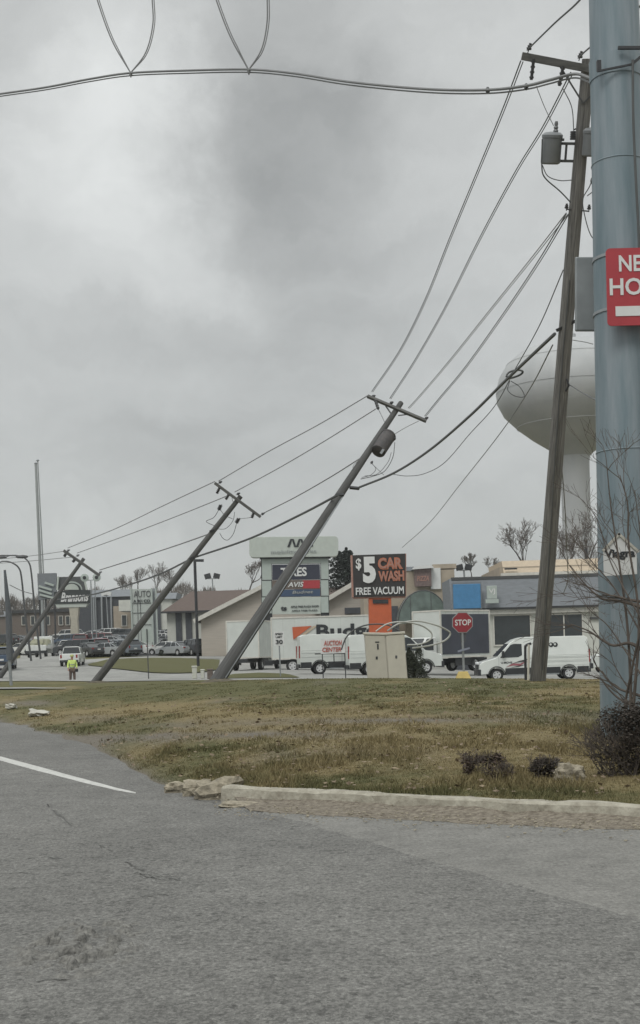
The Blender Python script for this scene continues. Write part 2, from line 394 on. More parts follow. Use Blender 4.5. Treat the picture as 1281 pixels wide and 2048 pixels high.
C += [(b0.x + 30, b0.y - 1, .15), (0, -30, 0), (-40, 0, 0), (40, -10, .1), (-10, 10, 0), (8, 5, .1), (-60, 50, 0)]
def cp(px, py, d): p = W(px, py, d); C.append((p.x, p.y, p.z))
cp(1250, 1484, 16.5); cp(1250, 1520, 13.5)
for px, py, d in [(1075, 1362, 34.5), (1250, 1362, 34), (900, 1364, 35), (700, 1365, 36), (520, 1363, 40), (440, 1361, 46),
                  (1075, 1363, 49), (900, 1364, 49), (700, 1364, 49), (1250, 1363, 49), (1400, 1363, 45),
                  (558, 1361, 62), (440, 1359, 58), (900, 1363, 60), (1100, 1363, 60), (1300, 1363, 60),
                  (1070, 1360, 74), (1250, 1360, 74), (850, 1354, 76), (700, 1350, 73), (600, 1352, 70), (930, 1352, 86), (1250, 1352, 90),
                  (700, 1340, 92), (550, 1340, 92), (480, 1345, 84),
                  (190, 1366, 68), (300, 1361, 68), (100, 1371, 60), (0, 1372, 56), (-100, 1374, 55), (-300, 1378, 60),
                  (0, 1392, 45), (100, 1385, 47), (200, 1384, 45), (320, 1375, 44),
                  (640, 1440, 20.5), (900, 1436, 20), (640, 1403, 26), (900, 1399, 26), (400, 1430, 26), (300, 1410, 33), (1150, 1395, 25), (500, 1500, 17),
                  (150, 1368, 87), (20, 1362, 84), (300, 1355, 84), (380, 1352, 84), (145, 1333, 124), (0, 1338, 104), (-150, 1340, 104), (82, 1317, 153),
                  (250, 1340, 104), (340, 1346, 100), (430, 1343, 100), (220, 1316, 136), (320, 1314, 136), (450, 1314, 132),
                  (150, 1309, 148), (300, 1309, 145), (450, 1309, 145), (150, 1295, 168), (450, 1295, 168), (150, 1282, 196), (450, 1282, 196),
                  (40, 1306, 180), (40, 1297, 230), (-200, 1300, 200), (300, 1272, 232), (100, 1274, 260), (650, 1320, 130), (900, 1320, 125), (1250, 1320, 125),
                  (700, 1290, 200), (1250, 1290, 200), (0, 1280, 350), (640, 1278, 350), (1281, 1270, 350), (0, 1283, 900), (640, 1272, 900), (1281, 1258, 900),
                  (-900, 1283, 900), (2200, 1240, 900)]:
    cp(px, py, d)
C = np.array(C); C = C[np.unique(np.round(C[:, :2], 2), axis=0, return_index=True)[1]]
_D = np.hypot(C[:, None, 0] - C[None, :, 0], C[:, None, 1] - C[None, :, 1])
_n = len(C); A = np.zeros((_n + 3, _n + 3)); A[:_n, :_n] = np.sqrt(_D ** 2 + 9.0); A[:_n, _n] = 1; A[:_n, _n + 1:] = C[:, :2]; A[_n, :_n] = 1; A[_n + 1:, :_n] = C[:, :2].T
A[:_n, :_n] += np.eye(_n) * -.35
_w = np.linalg.solve(A, np.concatenate([C[:, 2], [0, 0, 0]]))
def TZ(X, Y):
    X = np.asarray(X, float); Y = np.asarray(Y, float); s = X.shape; x = X.ravel(); y = Y.ravel(); o = np.zeros(len(x))
    for i in range(0, len(x), 20000):
        d = np.sqrt((x[i:i + 20000, None] - C[:, 0]) ** 2 + (y[i:i + 20000, None] - C[:, 1]) ** 2 + 9.0)
        o[i:i + 20000] = d @ _w[:_n] + _w[_n] + x[i:i + 20000] * _w[_n + 1] + y[i:i + 20000] * _w[_n + 2]
    z = o.reshape(s)
    t = np.clip((Y - Yb(X)) / 1.2, 0, 1); edge = np.where(X > -1.4, .13, .0)
    z = edge * (1 - t) + z * t
    near = np.clip((32 - Y) / 12, 0, 1) * t
    z = z + near * ((fbm(X * .9, Y * .9) - .47) * .12)
    return z
def tz(x, y): return float(TZ(np.array([x]), np.array([y]))[0])
def G(px, d):
    z = .5
    for _ in range(4): x = XD(px, d, z); z = tz(x, d)
    return Vector((x, d, z))
_dd = np.concatenate([np.arange(8, 60, .25), np.arange(60, 420, .5)])
def hit(px, py, dmin=8):
    p = W(px, py, 1.0); X = p.x * _dd; Zr = EYE + (p.z - EYE) * _dd; T = TZ(X, _dd)
    k = np.where((Zr < T) & (_dd > dmin) & (_dd > Yb(X)))[0]
    d = _dd[k[0]] if len(k) else 300.0
    return Vector((p.x * d, d, tz(p.x * d, d)))
# lawn sheet
sp_ = [0]; st = .12
while sp_[-1] < 3200: sp_.append(sp_[-1] + st); st = min(st * 1.018 + .001, 120)
S = np.array(sp_)
xs = [0]; st = .14
while xs[-1] < 2500: xs.append(xs[-1] + st); st = st * (1.0 if xs[-1] < 7 else 1.028)
xs = np.array(xs); XS = np.concatenate([-xs[:0:-1], xs])
XX, SS = np.meshgrid(XS, S, indexing='ij'); YY = Yb(XX) + SS
ZZ = TZ(XX, YY)
def tone(X, Y, Z):
    px, py = proj(X, np.maximum(Y, 1), Z)
    n1 = fbm(X * .5, Y * .22); n2 = fbm(X * 1.9 + 9, Y * .9 + 3)
    straw = .66 + (n1 - .47) * 2.4 + (n2 - .47) * 1.6
    bare = np.clip((fbm(X * .8 + 40, Y * .4 + 11) - .62) * 5, 0, 1) * .45
    def gs(cx, cy, rx, ry): return np.exp(-((px - cx) / rx) ** 2 - ((py - cy) / ry) ** 2)
    for cx, cy, rx, ry, a in [(500, 1378, 480, 22, -.9), (1060, 1368, 160, 8, -.4), (1000, 1385, 330, 14, .3), (420, 1425, 380, 14, .28), (900, 1470, 320, 28, .35), (560, 1505, 150, 14, -.45),
                              (700, 1540, 140, 14, .3), (900, 1588, 500, 9, -.6), (300, 1520, 100, 14, -.1), (620, 1545, 260, 12, .1), (100, 1462, 60, 5, -.5), (260, 1440, 60, 10, -.3), (660, 1555, 160, 12, -.45), (1180, 1470, 60, 60, .3)]:
        straw = straw + a * gs(cx, cy, rx, ry)
    for cx, cy, rx, ry, a in [(820, 1441, 330, 5, .9), (1080, 1428, 200, 6, .6), (420, 1470, 180, 7, .9), (230, 1478, 150, 8, 1.0), (600, 1468, 120, 8, .6), (60, 1407, 60, 6, .8), (190, 1437, 60, 8, .5), (380, 1455, 90, 6, .5),
                              (520, 1448, 160, 4, .5), (150, 1490, 90, 12, .6)]:
        bare = bare + a * gs(cx, cy, rx, ry) * (.6 + 1.2 * (n2 - .2))
    e_ = np.clip((-1.45 - X) / .4, 0, 1); sd_ = Y - Yb(X); bare = bare + e_ * np.exp(-np.clip(sd_, 0, 50) / (.25 + Y * .012)) * .95
    far = np.clip((Y - 55) / 15, 0, 1)
    straw = straw * (1 - far) + (.25 + (n1 - .47)) * far; bare = bare * (1 - far)
    return np.clip(straw, 0, 1), np.clip(bare, 0, 1)
def grid_mesh(name, X, Y, Z, m, kind='structure', withtone=False):
    a, b = X.shape; v = np.stack([X, Y, Z], -1).reshape(-1, 3)
    i = np.arange(a * b).reshape(a, b); f = np.stack([i[:-1, :-1], i[1:, :-1], i[1:, 1:], i[:-1, 1:]], -1).reshape(-1, 4)
    me = bpy.data.meshes.new(name); me.vertices.add(len(v)); me.vertices.foreach_set('co', v.ravel())
    me.loops.add(f.size); me.loops.foreach_set('vertex_index', f.ravel()); me.polygons.add(len(f))
    me.polygons.foreach_set('loop_start', np.arange(0, f.size, 4)); me.update(calc_edges=True); me.validate()
    me.polygons.foreach_set('use_smooth', [True] * len(me.polygons))
    if withtone:
        s, br = tone(v[:, 0], v[:, 1], v[:, 2]); at = me.attributes.new('tone', 'FLOAT_VECTOR', 'POINT')
        at.data.foreach_set('vector', np.stack([s, br, 0 * s], -1).ravel())
    me.materials.append(m); o = bpy.data.objects.new(name, me); COL.objects.link(o); o['kind'] = kind; return o
grid_mesh('lawn', XX, YY, ZZ, M['lawn'], 'structure', True)
def strip(name, near, far, m, na=24, off=.03, kind='structure', sub=24, rag=0.0):
    """a sheet laid on the terrain between two edges given as world points"""
    def res(pts, n):
        pts = [Vector(p) for p in pts]; L = [0]
        for a, b in zip(pts, pts[1:]): L.append(L[-1] + (b - a).length)
        o = []
        for t in np.linspace(0, L[-1], n):
            k = min(max(np.searchsorted(L, t) - 1, 0), len(pts) - 2); u = (t - L[k]) / max(L[k + 1] - L[k], 1e-6); o.append(pts[k].lerp(pts[k + 1], u))
        return np.array([tuple(p) for p in o])
    a, b = res(near, sub), res(far, sub)
    if rag: a[:, 1] += (fbm(a[:, 0] * 4, a[:, 1] * 4) - .47) * rag
    t = np.linspace(0, 1, na); X = a[:, None, 0] * (1 - t) + b[:, None, 0] * t; Y = a[:, None, 1] * (1 - t) + b[:, None, 1] * t
    return grid_mesh(name, X, Y, TZ(X, Y) + off, m, kind)
# near road: flat sheet up to the lawn edge
gx = np.concatenate([np.linspace(-90, -12, 30), np.linspace(-11.5, 9, 90), np.linspace(10, 90, 25)])
gt = np.linspace(0, 1, 40); X = np.repeat(gx[:, None], 40, 1); Y = -25 + (Yb(X) + .25 + 25) * gt[None, :]
ZR = 0 * X - .0; grid_mesh('road', X, Y, ZR, M['asphalt'])
# pale side road
def flat_strip(name, a, b, z, m, n=60, rag=.0, kind='structure', ra2=0.0, na=12, tuck=True):
    def res(pts):
        xs_ = np.array([p[0] for p in pts]); 
        L = np.concatenate([[0], np.cumsum([math.dist(p, q) for p, q in zip(pts, pts[1:])])]); t = np.linspace(0, L[-1], n)
        return np.stack([np.interp(t, L, [p[0] for p in pts]), np.interp(t, L, [p[1] for p in pts])], -1)
    A_, B_ = res(a), res(b)
    if rag: A_[:, 1] += (fbm(A_[:, 0] * 5, A_[:, 1]) - .47) * rag
    if ra2: B_[:, 1] += (fbm(B_[:, 0] * 5 + 7, B_[:, 1]) - .47) * ra2
    t = np.linspace(0, 1, na); X = A_[:, None, 0] * (1 - t) + B_[:, None, 0] * t; Y = A_[:, None, 1] * (1 - t) + B_[:, None, 1] * t
    Z = 0 * X + z
    if tuck: Z[:, 0] = -.003; Z[:, -1] = -.003
    return grid_mesh(name, X, Y, Z, m, kind)
pr = [hit_z(px, py, 0) for px, py in [(505, 1618), (640, 1655), (860, 1722), (1100, 1790), (1281, 1845), (1600, 1960)]]
kb = [hit_z(px, py, 0) for px, py in [(505, 1610), (640, 1618), (860, 1634), (1100, 1646), (1281, 1652), (1600, 1668)]]
flat_strip('side_road', [(p.x, p.y) for p in pr], [(p.x, p.y + .1) for p in kb], .004, M['paleroad'], rag=.45, n=500, na=60)
ln = [hit_z(px, py, 0) for px, py in [(-200, 1478), (0, 1521), (80, 1543), (170, 1566), (235, 1581), (272, 1587)]]
ln2 = [hit_z(px, py, 0) for px, py in [(-200, 1471), (0, 1512), (80, 1533), (170, 1558), (240, 1577), (272, 1585)]]
flat_strip('edge_line', [(p.x, p.y) for p in ln], [(p.x, p.y) for p in ln2], .004, M['line'], rag=.05, ra2=.05, n=160, na=10)
# gutter dirt against the kerb
g1 = [hit_z(px, py, 0) for px, py in [(500, 1622), (640, 1633), (860, 1644), (1100, 1656), (1281, 1662), (1600, 1680)]]
g2 = [hit_z(px, py, 0) for px, py in [(440, 1590), (640, 1604), (860, 1622), (1100, 1636), (1281, 1642), (1600, 1655)]]
gut = flat_strip('gutter', [(p.x, p.y) for p in g1], [(p.x, p.y + .16) for p in g2], .0, M['gutter'], rag=.22, n=400, na=9)
zc = np.zeros(len(gut.data.vertices) * 3); gut.data.vertices.foreach_get('co', zc); zc = zc.reshape(400, 9, 3); tt_ = np.linspace(0, 1, 9)[None, :]
zc[:, :, 2] = .006 + .105 * tt_ ** 1.6 * (.45 + 1.1 * fbm(zc[:, :, 0] * 3.0, zc[:, :, 0] * 0 + 4)) + (fbm(zc[:, :, 0] * 14, zc[:, :, 1] * 14) - .47) * .03 * tt_
gut.data.vertices.foreach_set('co', zc.ravel()); gut.data.update()
# kerb
kp = [Vector((p.x, p.y, 0)) for p in bound[1:7]][::-1]
mb = MB(); n = len(kp); prof = [(-.02, -.05), (-.02, .0), (.0, .125), (.02, .145), (.15, .145), (.15, -.05)]
fine = []
for a, b in zip(kp, kp[1:]):
    m_ = max(2, int((b - a).length / .12)); fine += [a.lerp(b, i / m_) for i in range(m_)]
fine.append(kp[-1])
for i, p in enumerate(fine):
    t = (fine[min(i + 1, len(fine) - 1)] - fine[max(i - 1, 0)]).normalized(); nn = Vector((-t.y, t.x, 0))
    if nn.y < 0: nn = -nn
    jt = 1.0 if (i % 20) == 9 else 0.0
    for a, h in prof:
        j = (vnoise(np.array([p.x * 6 + a * 9]), np.array([h * 20.]))[0] - .5) * .04
        q = p + nn * (a - .10 + j + (.012 * jt if a < .05 else 0)) ; mb.v.append((q.x, q.y, h + j * .5 - .012 * jt * (h > .1)))
k = len(prof)
for i in range(len(fine) - 1):
    for j in range(k - 1): mb.f.append((i * k + j, i * k + j + 1, (i + 1) * k + j + 1, (i + 1) * k + j))
mb.f.append(tuple(range(k)))
o = mb.build('kerb', M['conc'], kind='structure')
# pavements beyond the crest
def H(*pts): return [hit(px, py, 50) for px, py in pts]
def GP(*pts): return [G(px, d) for px, d in pts]
strip('pavement', GP((-500, 82), (-100, 78), (40, 76), (150, 72), (300, 66), (440, 62), (700, 61), (1000, 62), (1400, 64)),
      GP((-500, 128), (-100, 126), (40, 126), (150, 128), (300, 130), (440, 134), (700, 132), (1000, 130), (1400, 130)), M['lot'], 60, .03, sub=200)
strip('street', GP((20, 120), (40, 150), (45, 180), (48, 230), (52, 400)), GP((175, 120), (115, 150), (100, 180), (90, 230), (78, 400)), M['lot'], 8, .05, sub=60)
strip('dealer_lot', GP((105, 141), (300, 139), (520, 139)), GP((95, 250), (300, 245), (560, 245)), M['darklot'], 60, .04, sub=60)
strip('drive', GP((150, 127), (300, 133), (430, 128)), GP((150, 133), (300, 137), (480, 132)), M['lot'], 6, .06, sub=30)
isl = strip('grass_island', [hit(*p, 70) for p in [(176, 1331), (215, 1338), (260, 1343), (310, 1347.5), (360, 1348.5), (400, 1347), (436, 1341)]],
            [hit(*p, 70) for p in [(178, 1330), (215, 1321), (260, 1318.5), (310, 1317.5), (360, 1318), (400, 1320), (440, 1321)]], M['lawn'], 16, .10, sub=60)
me = isl.data; at = me.attributes.new('tone', 'FLOAT_VECTOR', 'POINT'); at.data.foreach_set('vector', np.tile([-.15, 0, 0], len(me.vertices)))
isl.name = 'grass_verge'
isl2 = strip('grass_verge', GP((425, 66), (520, 66), (600, 66)), GP((470, 78), (520, 80), (568, 76)), M['lawn'], 8, .06, sub=30)
me = isl2.data; at = me.attributes.new('tone', 'FLOAT_VECTOR', 'POINT'); at.data.foreach_set('vector', np.tile([-.15, 0, 0], len(me.vertices)))

strip('footpath', [hit(*p, 30) for p in ((-60, 1381.5), (0, 1380.5), (60, 1379.5), (132, 1379))], [hit(*p, 30) for p in ((-60, 1378), (0, 1377.5), (60, 1377), (132, 1378))], M['lot'], 6, .05, sub=30)
# grass blades on the near lawn
def blades(n, ymin_off, ymax, hmin, hmax, name, seed, wide=1.0, filt=None):
    rs = np.random.RandomState(seed)
    Y = 11 * (ymax / 11) ** rs.rand(n); X = (rs.rand(n) * 1.16 - .58) * (1281 / F) * Y
    s = Y - Yb(X); ok = (s > ymin_off) & (Y < ymax)
    X, Y, s = X[ok], Y[ok], s[ok]; Z = TZ(X, Y); st_, br = tone(X, Y, Z)
    ok = rs.rand(len(X)) > br * .93
    if filt is not None: ok &= filt(X, Y, Z, rs)
    X, Y, Z, st_, br = X[ok], Y[ok], Z[ok], st_[ok], br[ok]; m_ = len(X)
    cl = np.clip((fbm(X * 2.2, Y * 1.6) - .35) * 3.2, .15, 1.6)
    h = (hmin + (hmax - hmin) * rs.rand(m_)) * cl * np.clip(1.25 - Y / 45, .35, 1) * np.where(rs.rand(m_) < .05, 1.8, 1); w = (.0035 + .0003 * Y) * wide; a = rs.rand(m_) * 6.28
    lx, ly = rs.randn(m_) * .45 * h, rs.randn(m_) * .45 * h
    V = np.zeros((m_, 3, 3)); V[:, 0] = np.stack([X - np.cos(a) * w, Y - np.sin(a) * w, Z - .01], -1); V[:, 1] = np.stack([X + np.cos(a) * w, Y + np.sin(a) * w, Z - .01], -1)
    V[:, 2] = np.stack([X + lx, Y + ly, Z + h], -1)
    me = bpy.data.meshes.new(name); me.vertices.add(m_ * 3); me.vertices.foreach_set('co', V.ravel()); me.loops.add(m_ * 3); me.loops.foreach_set('vertex_index', np.arange(m_ * 3))
    me.polygons.add(m_); me.polygons.foreach_set('loop_start', np.arange(0, m_ * 3, 3)); me.update(calc_edges=True)
    T = np.repeat(np.stack([np.clip(st_ + rs.randn(m_) * .12, 0, 1), br * .5, 0 * br], -1), 3, axis=0)
    at = me.attributes.new('tone', 'FLOAT_VECTOR', 'POINT'); at.data.foreach_set('vector', T.ravel())
    me.materials.append(M['blade']); o = bpy.data.objects.new(name, me); COL.objects.link(o); tag(o, kind='stuff'); return o
o = blades(260000, .02, 50, .03, .085, 'grass', 1); tag(o, 'short green and straw coloured grass on the verge', 'grass')
def near_edge(X, Y, Z, rs):
    px, py = proj(X, Y, Z); return ((py > 1495) | ((px > 1120) & (py > 1440))) & (rs.rand(len(X)) < .6)
o = blades(120000, .05, 21, .05, .15, 'grass', 2, .8, near_edge); tag(o, 'longer dry grass tufts behind the kerb', 'grass')

rl = np.random.RandomState(8); mb = MB()
for _ in range(2600):
    y = 11 * (34 / 11) ** rl.rand(); x = (rl.rand() * 1.16 - .58) * (1281 / F) * y
    if y - float(Yb(x)) < .1: continue
    z = tz(x, y) + .03 + rl.rand() * .03; s_ = .012 + rl.rand() * .02 + y * .0006; q = Matrix.Rotation(rl.rand() * 6.28, 3, 'Z') @ Matrix.Rotation(rl.randn() * .5, 3, 'X'); c = Vector((x, y, z)); a_, b_ = q @ Vector((s_, 0, 0)), q @ Vector((0, s_ * .6, 0)); mb.quad(c - a_, c + b_, c + a_, c - b_)
o = mb.build('dead_leaves', mat('dead_leaf', (.07, .045, .03), .9, col2=(.30, .24, .16), scale=9, coords='World'), recalc=False); tag(o, 'scattered dead leaves on the grass', 'leaves', kind='stuff')
# ------------------------------------------------------------------ broken kerb chunks, debris
def chunk(name, p, d, m, label, cat='rubble', group=None, seed=0):
    rs = random.Random(seed); bm = bmesh.new(); bmesh.ops.create_icosphere(bm, subdivisions=3, radius=.5); off_ = seed * 7.3
    for v in bm.verts:
        c = v.co; k_ = max(abs(c.x), abs(c.y), abs(c.z)) * 1.25; c *= (.5 / max(k_, .2)) ** .75 * (1 + 1.1 * float((fbm(np.array([c.x * 5 + off_ + c.z * 3]), np.array([c.y * 5 + c.z * 4])) - .47)[0])) * (1 + rs.uniform(-.04, .04)); v.co = Vector((c.x * d[0] * 1.2, c.y * d[1] * 1.2, c.z * d[2] * 1.2))
    me = bpy.data.meshes.new(name); bm.to_mesh(me); bm.free(); me.materials.append(m); o = bpy.data.objects.new(name, me); COL.objects.link(o)
    o.location = p; o.rotation_euler = (rs.uniform(-.1, .1), rs.uniform(-.12, .12), rs.uniform(-.4, .4)); return tag(o, label, cat, group)
def flat(px, py, z=.0): return hit_z(px, py, z)
chunk('concrete_chunk', flat(352, 1586) + Vector((0, .1, .03)), (.22, .2, .15), M['rock'], 'small tilted lump of broken concrete at the very end of the kerb', seed=1, group='broken kerb pieces')
chunk('concrete_chunk', flat(392, 1592) + Vector((0, .1, .05)), (.30, .26, .20), M['rock'], 'cracked concrete lump between the small end lump and the big block', seed=2, group='broken kerb pieces')
chunk('concrete_chunk', flat(432, 1600) + Vector((0, .15, .06)), (.42, .27, .26), M['rock'], 'biggest broken concrete block touching the intact kerb', seed=3, group='broken kerb pieces')
chunk('concrete_slab', flat(488, 1612) + Vector((0, .0, .01)), (.45, .22, .05), M['rock'], 'thin slab of broken concrete lying flat in the gutter', seed=4)
chunk('concrete_chunk', hit(22, 1419, 20) + Vector((0, 0, .08)), (.30, .3, .14), M['concw'], 'small white concrete piece lying at the far road edge', seed=5, group='white kerb pieces')
chunk('concrete_chunk', hit(78, 1432, 20) + Vector((0, 0, .06)), (.50, .6, .16), M['concw'], 'long white concrete piece beside the eroded road edge', seed=6, group='white kerb pieces')
chunk('stone_block', hit(1142, 1566, 8) + Vector((0, 0, .06)), (.24, .2, .18), M['rock'], 'pale stone block beside the dark bush at the grey pole', seed=8)
mb = MB(); rs = random.Random(5)
for _ in range(1500):
    t = rs.random(); px = 430 + 900 * t; p = hit_z(px, 1606 + 44 * ((px - 430) / 850) ** .8 + rs.gauss(-2, 12), .012); p.z = .015 + max(0, rs.gauss(0, .02)); s = rs.uniform(.003, .014)
    rot = Matrix.Rotation(rs.uniform(0, 6.28), 3, 'Z') @ Matrix.Rotation(rs.uniform(-.5, .5), 3, 'X'); mb.box(p, (s * 2, s, s * .5), rot)
o = mb.build('leaf_litter', M['rock']); tag(o, 'small bits of leaf and grit lying in the gutter', 'litter', kind='stuff')
pc = [hit_z(px, py, 0) for px, py in ((85, 1840), (250, 1840), (250, 1962), (85, 1962))]
gx_ = np.linspace(min(p.x for p in pc), max(p.x for p in pc), 150); gy_ = np.linspace(pc[3].y, pc[0].y, 170); X, Y = np.meshgrid(gx_, gy_, indexing='ij')
u_ = (X - gx_.mean()) / (np.ptp(gx_) / 2); v_ = (Y - gy_.mean()) / (np.ptp(gy_) / 2); fo = np.clip(1.15 - (u_ ** 2 + v_ ** 2) * 1.1 + (fbm(X * 9, Y * 5) - .47) * 1.2, 0, 1)
nn_ = fbm(X * 16, Y * 9 + 3, 5); Zp = np.clip(nn_ - .47, -.2, .2) * .21 * fo - .0025
grid_mesh('worn_patch', X, Y, Zp, mat('broken_asphalt', (.075, .073, .068), .95, col2=(.24, .235, .215), scale=26, bump=.8, bscale=60, coords='World'))
# dark tar seams in the near road
def seam(pts, w, nm='road_crack'):
    mb = MB(); P = []
    for (a, b) in zip(pts, pts[1:]):
        for i in range(10): t = i / 10; P.append(hit_z(a[0] + (b[0] - a[0]) * t + rs.uniform(-2, 2), a[1] + (b[1] - a[1]) * t + rs.uniform(-2.4, 2.4), .003))
    for i, (p, q) in enumerate(zip(P, P[1:])):
        if rs.random() < .35: continue
        for _j in range(3):
            sh = Vector((rs.gauss(0, w * 1.6), rs.gauss(0, w * 2.2), 0)); e2 = w * rs.uniform(.05, .35); n3 = Vector((-(q - p).y, (q - p).x, 0)).normalized() * e2; mb.quad(p + sh - n3, q + sh, p + sh + n3)
        ww = w * rs.uniform(.1, .8); n_ = Vector((-(q - p).y, (q - p).x, 0)).normalized() * ww; mb.quad(p - n_, q - n_, q + n_, p + n_)
    o = mb.build(nm, mat('crack_tar', (.10, .10, .093), .9)); o['kind'] = 'structure'
for pts, w in [(((95, 1610), (150, 1655)), .012), (((205, 1690), (270, 1735), (370, 1765)), .014), (((270, 1745), (330, 1760)), .02), (((0, 1716), (140, 1716)), .008), (((0, 1745), (190, 1746)), .006),
               (((280, 1792), (350, 1788)), .006), (((330, 1838), (420, 1826)), .006), (((60, 1965), (210, 1945)), .006)]: seam(pts, w)

# ------------------------------------------------------------------ curves
def catmull(pts, n=10):
    P = [Vector(p) for p in pts]
    if len(P) == 2: return [P[0].lerp(P[1], i / n) for i in range(n + 1)]
    P = [P[0] * 2 - P[1]] + P + [P[-1] * 2 - P[-2]]; o = []
    for i in range(1, len(P) - 2):
        a, b, c, d = P[i - 1:i + 3]
        for k_ in range(n):
            t = k_ / n; o.append(.5 * ((2 * b) + (c - a) * t + (2 * a - 5 * b + 4 * c - d) * t * t + (3 * b - a - 3 * c + d) * t ** 3))
    o.append(P[-2]); return o
def pxs(pts): return [W(*p) for p in pts]
def wire(label, pts, r=.014, m='wire', group='overhead wires', name='overhead_wire', n=12, twin=0.0):
    P = catmull(pxs(pts), n); mb = MB()
    mb.tube(P, r, 5)
    if twin: mb.tube([p + Vector((twin, 0, -twin * .4)) for p in P], r * .8, 5)
    o = mb.build(name, M[m], smooth=True); return tag(o, label, 'cable' if 'cable' in name else 'wire', group)

# ------------------------------------------------------------------ utility poles
def pole_root(base, top, arm_l, arm_r, label, name='utility_pole'):
    b, t = W(*base), W(*top); z = (t - b).normalized(); L = (t - b).length
    x = (W(*arm_r) - W(*arm_l)); x = (x - z * x.dot(z)).normalized(); y = z.cross(x)
    o = bpy.data.objects.new(name, None); COL.objects.link(o)
    mw = Matrix((x, y, z)).transposed().to_4x4(); mw.translation = b; o.matrix_world = mw
    tag(o, label, 'utility pole', 'utility poles along the road'); return o, L
def loc_on(root, px, py, y=0.0):
    """point in the pole's own upright plane (local y = const)"""
    mi = root.matrix_world.inverted(); o = mi @ Vector((0, 0, EYE)); d = mi @ W(px, py, 10) - o
    t = (y - o.y) / d.y; p = o + d * t; return Vector((p.x, p.y, p.z))
def insulator(root, p, axis=(0, 0, 1), s=1.0, m='insul', name='insulator'):
    q = Vector(axis).to_track_quat('Z', 'Y').to_matrix(); mb = MB()
    mb.lathe([(.012, 0), (.012, .06), (.05, .07), (.065, .10), (.04, .12), (.055, .145), (.03, .17), (.035, .20), (.01, .21)], n=10)
    mb.v = [tuple(q @ (Vector(v) * s) + Vector(p)) for v in mb.v]
    return mb.build(name, M[m], root, smooth=True)
def cutout(root, p, q, r=.035):
    mb = MB(); mb.tube([p, q], r, 8); mb.bar(Vector(p) + Vector((0, 0, .02)), Vector(p) + Vector((.06, 0, .05)), .03)
    n_ = 4
    for i in range(n_): c = Vector(p).lerp(Vector(q), (i + .5) / n_); d = (Vector(q) - Vector(p)).normalized() * .02; mb.tube([c - d, c + d], r * 1.45, 8)
    return mb.build('fuse_cutout', M['insul'], root, smooth=True)
def jumper(root, pts, r=.01, name='jumper_wire', m='wire'):
    mb = MB(); mb.tube(catmull(pts, 6), r, 5); return mb.build(name, M[m], root, smooth=True)
def transformer(root, c, rad, h, m, bracket_to, bush=2, sgn=1):
    mb = MB(); k_ = rad
    mb.lathe([(k_ * .75, -h / 2 - .03), (k_ * .98, -h / 2), (k_, -h / 2 + .03), (k_, h / 2 - .07), (k_ * 1.06, h / 2 - .06), (k_ * 1.06, h / 2), (k_ * .8, h / 2 + .05), (k_ * .2, h / 2 + .07)], c=c, n=24)
    t = mb.build('transformer', m, root, smooth=True)
    mb = MB(); mb.lathe([(.05, 0), (.06, .05), (.04, .08), (.055, .12), (.035, .15), (.045, .19), (.03, .25)], c=(c[0] + sgn * rad * .3, c[1], c[2] + h / 2 + .04), n=10); mb.build('bushing', M['insulgrey'], t, smooth=True)
    mb = MB(); mb.box((c[0] + sgn * rad * 1.0, c[1] - rad * .3, c[2] + h / 2 - .1), (.08, .08, .06)); mb.build('lug', M['bracket'], t)
    mb = MB()
    for dz in (-h * .42, h * .2):
        mb.bar((c[0], c[1], c[2] + dz), (bracket_to, c[1] * .2, c[2] + dz), .06)
    if abs(bracket_to - c[0]) > rad * 1.3: mb.bar(((c[0] + bracket_to) / 2, c[1] * .5, c[2] - h * .42), ((c[0] + bracket_to) / 2, c[1] * .5, c[2] + h * .2), .05)
    mb.build('bracket', M['bracket'], root); return t
def pole_body(root, L, r0, r1, m, bury=.5):
    mb = MB(); pts = []; rr = []
    for i in range(13):
        t = i / 12; pts.append((math.sin(t * 7) * .012, math.cos(t * 5) * .01, -bury + (L + bury) * t)); rr.append(r0 + (r1 - r0) * t)
    mb.tube(pts, rr, 20); return mb.build('pole', m, root, smooth=True)
def arm(root, a, b, w=.11, h=.14, y=-.16):
    mb = MB(); a = Vector((a.x, y, a.z)); b = Vector((b.x, y, b.z)); x = (b - a).normalized(); z = Vector((0, 1, 0)).cross(x) * -1
    mb.box((a + b) / 2, ((b - a).length, w, h), Matrix((x, Vector((0, 1, 0)), z)).transposed()); return mb.build('crossarm', M['crossarm'], root, bevel=.008)
# pole 1: tallest, nearest
D1a, D1b = 34.5, 29.0
r1, L1 = pole_root((1076, 1361, D1a), (1177, 118, D1b), (1042, 112, D1b), (1172, 140, D1b), 'tallest wooden utility pole, slightly leaning, beside the blue-grey steel column')
pole_body(r1, L1, .215, .145, M['wood'])
al = loc_on(r1, 1044, 112, -.16); ar = loc_on(r1, 1175, 137, -.16); ar2 = al + (ar - al) * 2.04
arm(r1, al, ar2, .12, .16)
mb = MB(); c0 = loc_on(r1, 1172, 137, -.1)
for s in (-1, 1): mb.bar((c0.x + s * .62, -.17, c0.z - s * .09), (c0.x, -.15, c0.z - .72), .035)
mb.build('brace', M['bracket'], r1)
for px, py in ((1056, 106), (1158, 122)): insulator(r1, loc_on(r1, px, py, -.16), s=1.0, axis=(.25, 0, 1))
for (a, b) in (((1068, 118), (1063, 160)), ((1127, 132), (1119, 172))): cutout(r1, loc_on(r1, *a, -.2), loc_on(r1, *b, -.22))
tp = loc_on(r1, 1103, 298, 0); transformer(r1, (tp.x, -.05, tp.z), .225, .60, M['trafogrey'], 0, sgn=1)
tp = loc_on(r1, 1178, 286, -.3); transformer(r1, (tp.x + .05, -.42, tp.z), .20, .52, M['trafogrey'], 0, sgn=1)
